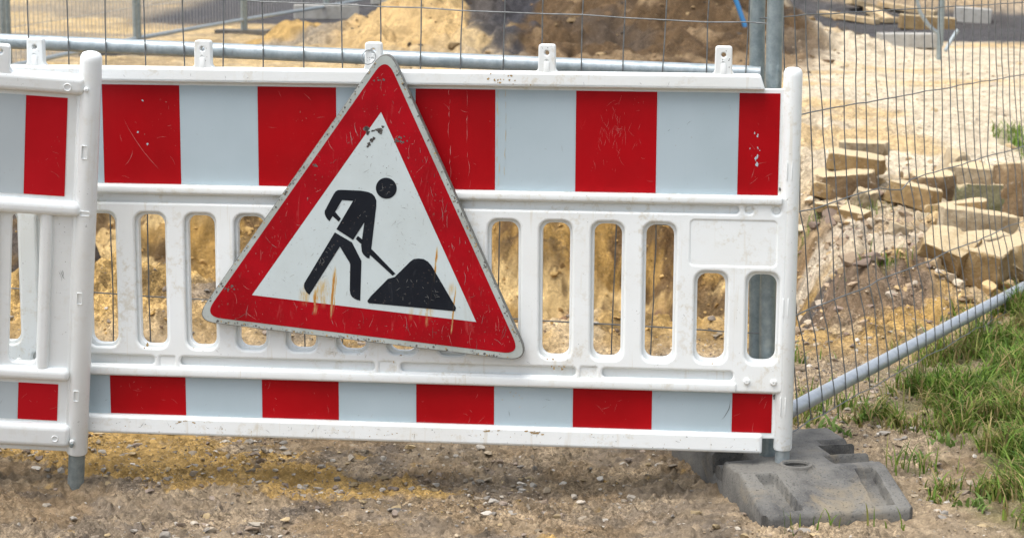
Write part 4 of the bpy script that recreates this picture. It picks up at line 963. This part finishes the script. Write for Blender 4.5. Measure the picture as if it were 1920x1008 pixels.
# ------------------------------------------------------------------ grass
def grass():
    V = []; F = []; Cc = []; o = 0
    cols = [(.115, .20, .030), (.075, .145, .022), (.17, .25, .045), (.055, .11, .018), (.23, .24, .07), (.33, .26, .12)]
    def blade(x, y, z, L, w, az, lean, col, n=4):
        nonlocal o
        t = np.linspace(0, 1, n + 1); dx, dy = math.cos(az), math.sin(az)
        h = L * np.sin(np.clip(t * (1.0 + lean * .6), 0, 2.4)) / 1.0 * (1 - .15 * lean); out = L * lean * t ** 1.7 * .9
        ww = w * (1 - t ** 2.2) * .5 + 1e-5; tw = az + 1.57 + random.uniform(-.6, .6); px, py = math.cos(tw), math.sin(tw)
        l = np.stack([x + dx * out - px * ww, y + dy * out - py * ww, z - .004 + h], 1); r = np.stack([x + dx * out + px * ww, y + dy * out + py * ww, z - .004 + h], 1)
        V.append(np.concatenate([l, r])); m = n + 1
        for i in range(n): F.append((o + i, o + i + 1, o + m + i + 1, o + m + i))
        o += 2 * m; k = random.uniform(.75, 1.25); c = np.array([[q * k for q in col] + [1]]); Cc.append(np.repeat(c, 2 * m, 0))
    M_ = 60000
    Y_ = rng.uniform(4.5, 8.9, M_); X_ = rng.uniform(.13, .285, M_) * Y_
    G_ = grassd(X_, Y_); T1 = fbm(X_, Y_, 9, 3, 95)
    ok = (rng.rand(M_) < G_ * (.04 + .96 * ss(.47, .64, T1)) * .42) & (X_ > .7) & ~((X_ < 1.03) & (Y_ > 4.6) & (Y_ < 5.35))
    X_, Y_, G_ = X_[ok], Y_[ok], G_[ok]; Z_ = terrain(X_, Y_); S_ = .7 + .6 * fbm(X_, Y_, 2.5, 2, 97); T_ = fbm(X_, Y_, 3, 3, 98)
    for i in range(min(len(X_), 7500)):
        x, y, z = X_[i], Y_[i], Z_[i]; size = rng.uniform(.5, 1.35) * (.55 + .6 * G_[i]) * S_[i]; k = rng.randint(3, 8); az0 = random.uniform(0, 6.28)
        for _ in range(k):
            q = rng.rand(); ci = (0 if q < .3 else 1 if q < .5 else 2 if q < .72 else 3 if q < .84 else 4 if q < .93 else 5)
            if (T_[i] > .54 and rng.rand() < .55) or rng.rand() < .07 + .25 * (1 - G_[i]): ci = random.choice((4, 5, 5, 2))
            blade(x + random.gauss(0, .009), y + random.gauss(0, .009), z, random.uniform(.025, .082) * size, random.uniform(.0032, .0068), az0 + random.gauss(0, 1.5), random.uniform(.2, 1.5), cols[ci])
    for (x0, y0, r, cnt) in ((.90, 6.55, .07, 26), (.83, 5.85, .09, 50), (.98, 5.95, .10, 60), (.70, 4.66, .05, 10), (.78, 4.66, .03, 8), (.93, 4.70, .03, 8), (1.14, 5.0, .05, 20), (1.07, 5.2, .05, 30), (1.66, 9.35, .07, 50), (1.42, 7.6, .06, 30), (1.36, 9.2, .05, 30)):
        for _ in range(cnt):
            x = x0 + random.gauss(0, r); y = y0 + random.gauss(0, r * .7); z = float(terrain(x, y))
            if .60 < x < .99 and 4.69 < y < 5.3: continue
            blade(x, y, z, random.uniform(.03, .10), random.uniform(.003, .005), random.uniform(0, 6.28), random.uniform(.1, .9), cols[random.choice((0, 0, 1, 2, 2, 4))])
    # far clumps at the right edge
    Y_ = rng.uniform(8.8, 15, 5000); X_ = rng.uniform(.17, .27, 5000) * Y_; ok = rng.rand(5000) < grassd(X_, Y_) * .6; X_, Y_ = X_[ok], Y_[ok]; Z_ = terrain(X_, Y_)
    for x, y, z in zip(X_, Y_, Z_):
        for _ in range(4): blade(x + random.gauss(0, .02), y + random.gauss(0, .02), z, random.uniform(.03, .10), .007, random.uniform(0, 6.28), random.uniform(.3, 1.2), cols[random.choice((0, 0, 2, 2))], 3)
    me = bpy.data.meshes.new('grass'); co = np.concatenate(V); me.from_pydata(co.tolist(), [], F)
    at = me.color_attributes.new('tone', 'FLOAT_COLOR', 'POINT'); at.data.foreach_set('color', np.concatenate(Cc).astype(np.float32).ravel())
    m = attr_mat('grass_blades', 'tone', .55, 0.)
    N = m.node_tree; b = N.nodes['Principled BSDF']
    tr_ = N.nodes.new('ShaderNodeBsdfTranslucent'); mx_ = N.nodes.new('ShaderNodeMixShader'); mx_.inputs[0].default_value = .3
    N.links.new(b.inputs['Base Color'].links[0].from_socket, tr_.inputs[0]); b.inputs['Specular IOR Level'].default_value = .12; out = N.nodes['Material Output']
    N.links.new(b.outputs[0], mx_.inputs[1]); N.links.new(tr_.outputs[0], mx_.inputs[2]); N.links.new(mx_.outputs[0], out.inputs[0])
    me.materials.append(m); ob = bpy.data.objects.new('grass', me); COL.objects.link(ob)
    tag(ob, 'patchy green and straw coloured grass along the right fence', 'grass', None, 'stuff')
    # broad leaved weeds, each rosette leaf a bent strip
    V.clear(); F.clear(); Cc.clear(); o = 0
    for (x0, y0, cnt) in ((1.20, 5.45, 1), (1.10, 5.32, 1), (1.34, 5.25, 1), (.79, 5.78, 1), (1.0, 5.72, 1), (.88, 5.62, 1), (1.27, 5.75, 1), (1.42, 5.6, 1), (1.15, 4.85, 1), (1.24, 5.0, 1), (.93, 5.55, 1), (1.06, 5.9, 1)):
        for _ in range(16):
            x = x0 + random.gauss(0, .022); y = y0 + random.gauss(0, .018)
            blade(x, y, float(terrain(x, y)), random.uniform(.02, .045), random.uniform(.007, .013), random.uniform(0, 6.28), random.uniform(.7, 1.5), (.15, .23, .06), 4)
    me = bpy.data.meshes.new('weeds'); me.from_pydata(np.concatenate(V).tolist(), [], F)
    at = me.color_attributes.new('tone', 'FLOAT_COLOR', 'POINT'); at.data.foreach_set('color', np.concatenate(Cc).astype(np.float32).ravel())
    me.materials.append(m); ob = bpy.data.objects.new('weeds', me); COL.objects.link(ob)
    tag(ob, 'low broad leaved weeds on the bare soil beside the rubber foot', 'weeds', None, 'stuff')
grass()

# ------------------------------------------------------------------ light, sky, camera
SUN_EL, SUN_AZ = 70.0, 240.0         # azimuth from +Y clockwise
w = bpy.data.worlds.new('World'); SC.world = w; w.use_nodes = True
bg = w.node_tree.nodes['Background']; sky = w.node_tree.nodes.new('ShaderNodeTexSky'); sky.sky_type = 'NISHITA'; sky.sun_disc = False
sky.sun_elevation = R(SUN_EL); sky.sun_rotation = R(SUN_AZ); sky.dust_density = 4; sky.air_density = 1.0; sky.ozone_density = .6
hs = w.node_tree.nodes.new('ShaderNodeHueSaturation'); hs.inputs['Saturation'].default_value = .42; w.node_tree.links.new(sky.outputs[0], hs.inputs['Color']); w.node_tree.links.new(hs.outputs[0], bg.inputs[0]); bg.inputs[1].default_value = .15
L = bpy.data.lights.new('sun', 'SUN'); L.energy = 1.5; L.angle = R(48); L.color = (1, .975, .94)
so = bpy.data.objects.new('sun', L); COL.objects.link(so)
d = Vector((math.sin(R(SUN_AZ)) * math.cos(R(SUN_EL)), math.cos(R(SUN_AZ)) * math.cos(R(SUN_EL)), math.sin(R(SUN_EL))))
so.rotation_euler = d.to_track_quat('Z', 'Y').to_euler()
cam = bpy.data.cameras.new('camera'); co = bpy.data.objects.new('camera', cam); COL.objects.link(co)
cam.sensor_width = 36; cam.lens = FPX / 1920 * 36; cam.clip_end = 2000; cam.clip_start = .05
mw = Matrix((CX, -CD, -CF)).transposed().to_4x4(); mw.translation = (0, 0, CAM_H); co.matrix_world = mw
cam.dof.use_dof = True; cam.dof.focus_distance = 5.12; cam.dof.aperture_fstop = 8.5
SC.camera = co
vs = SC.view_settings; vs.view_transform = 'Standard'; vs.look = 'None'; vs.gamma = 1; vs.exposure = .90
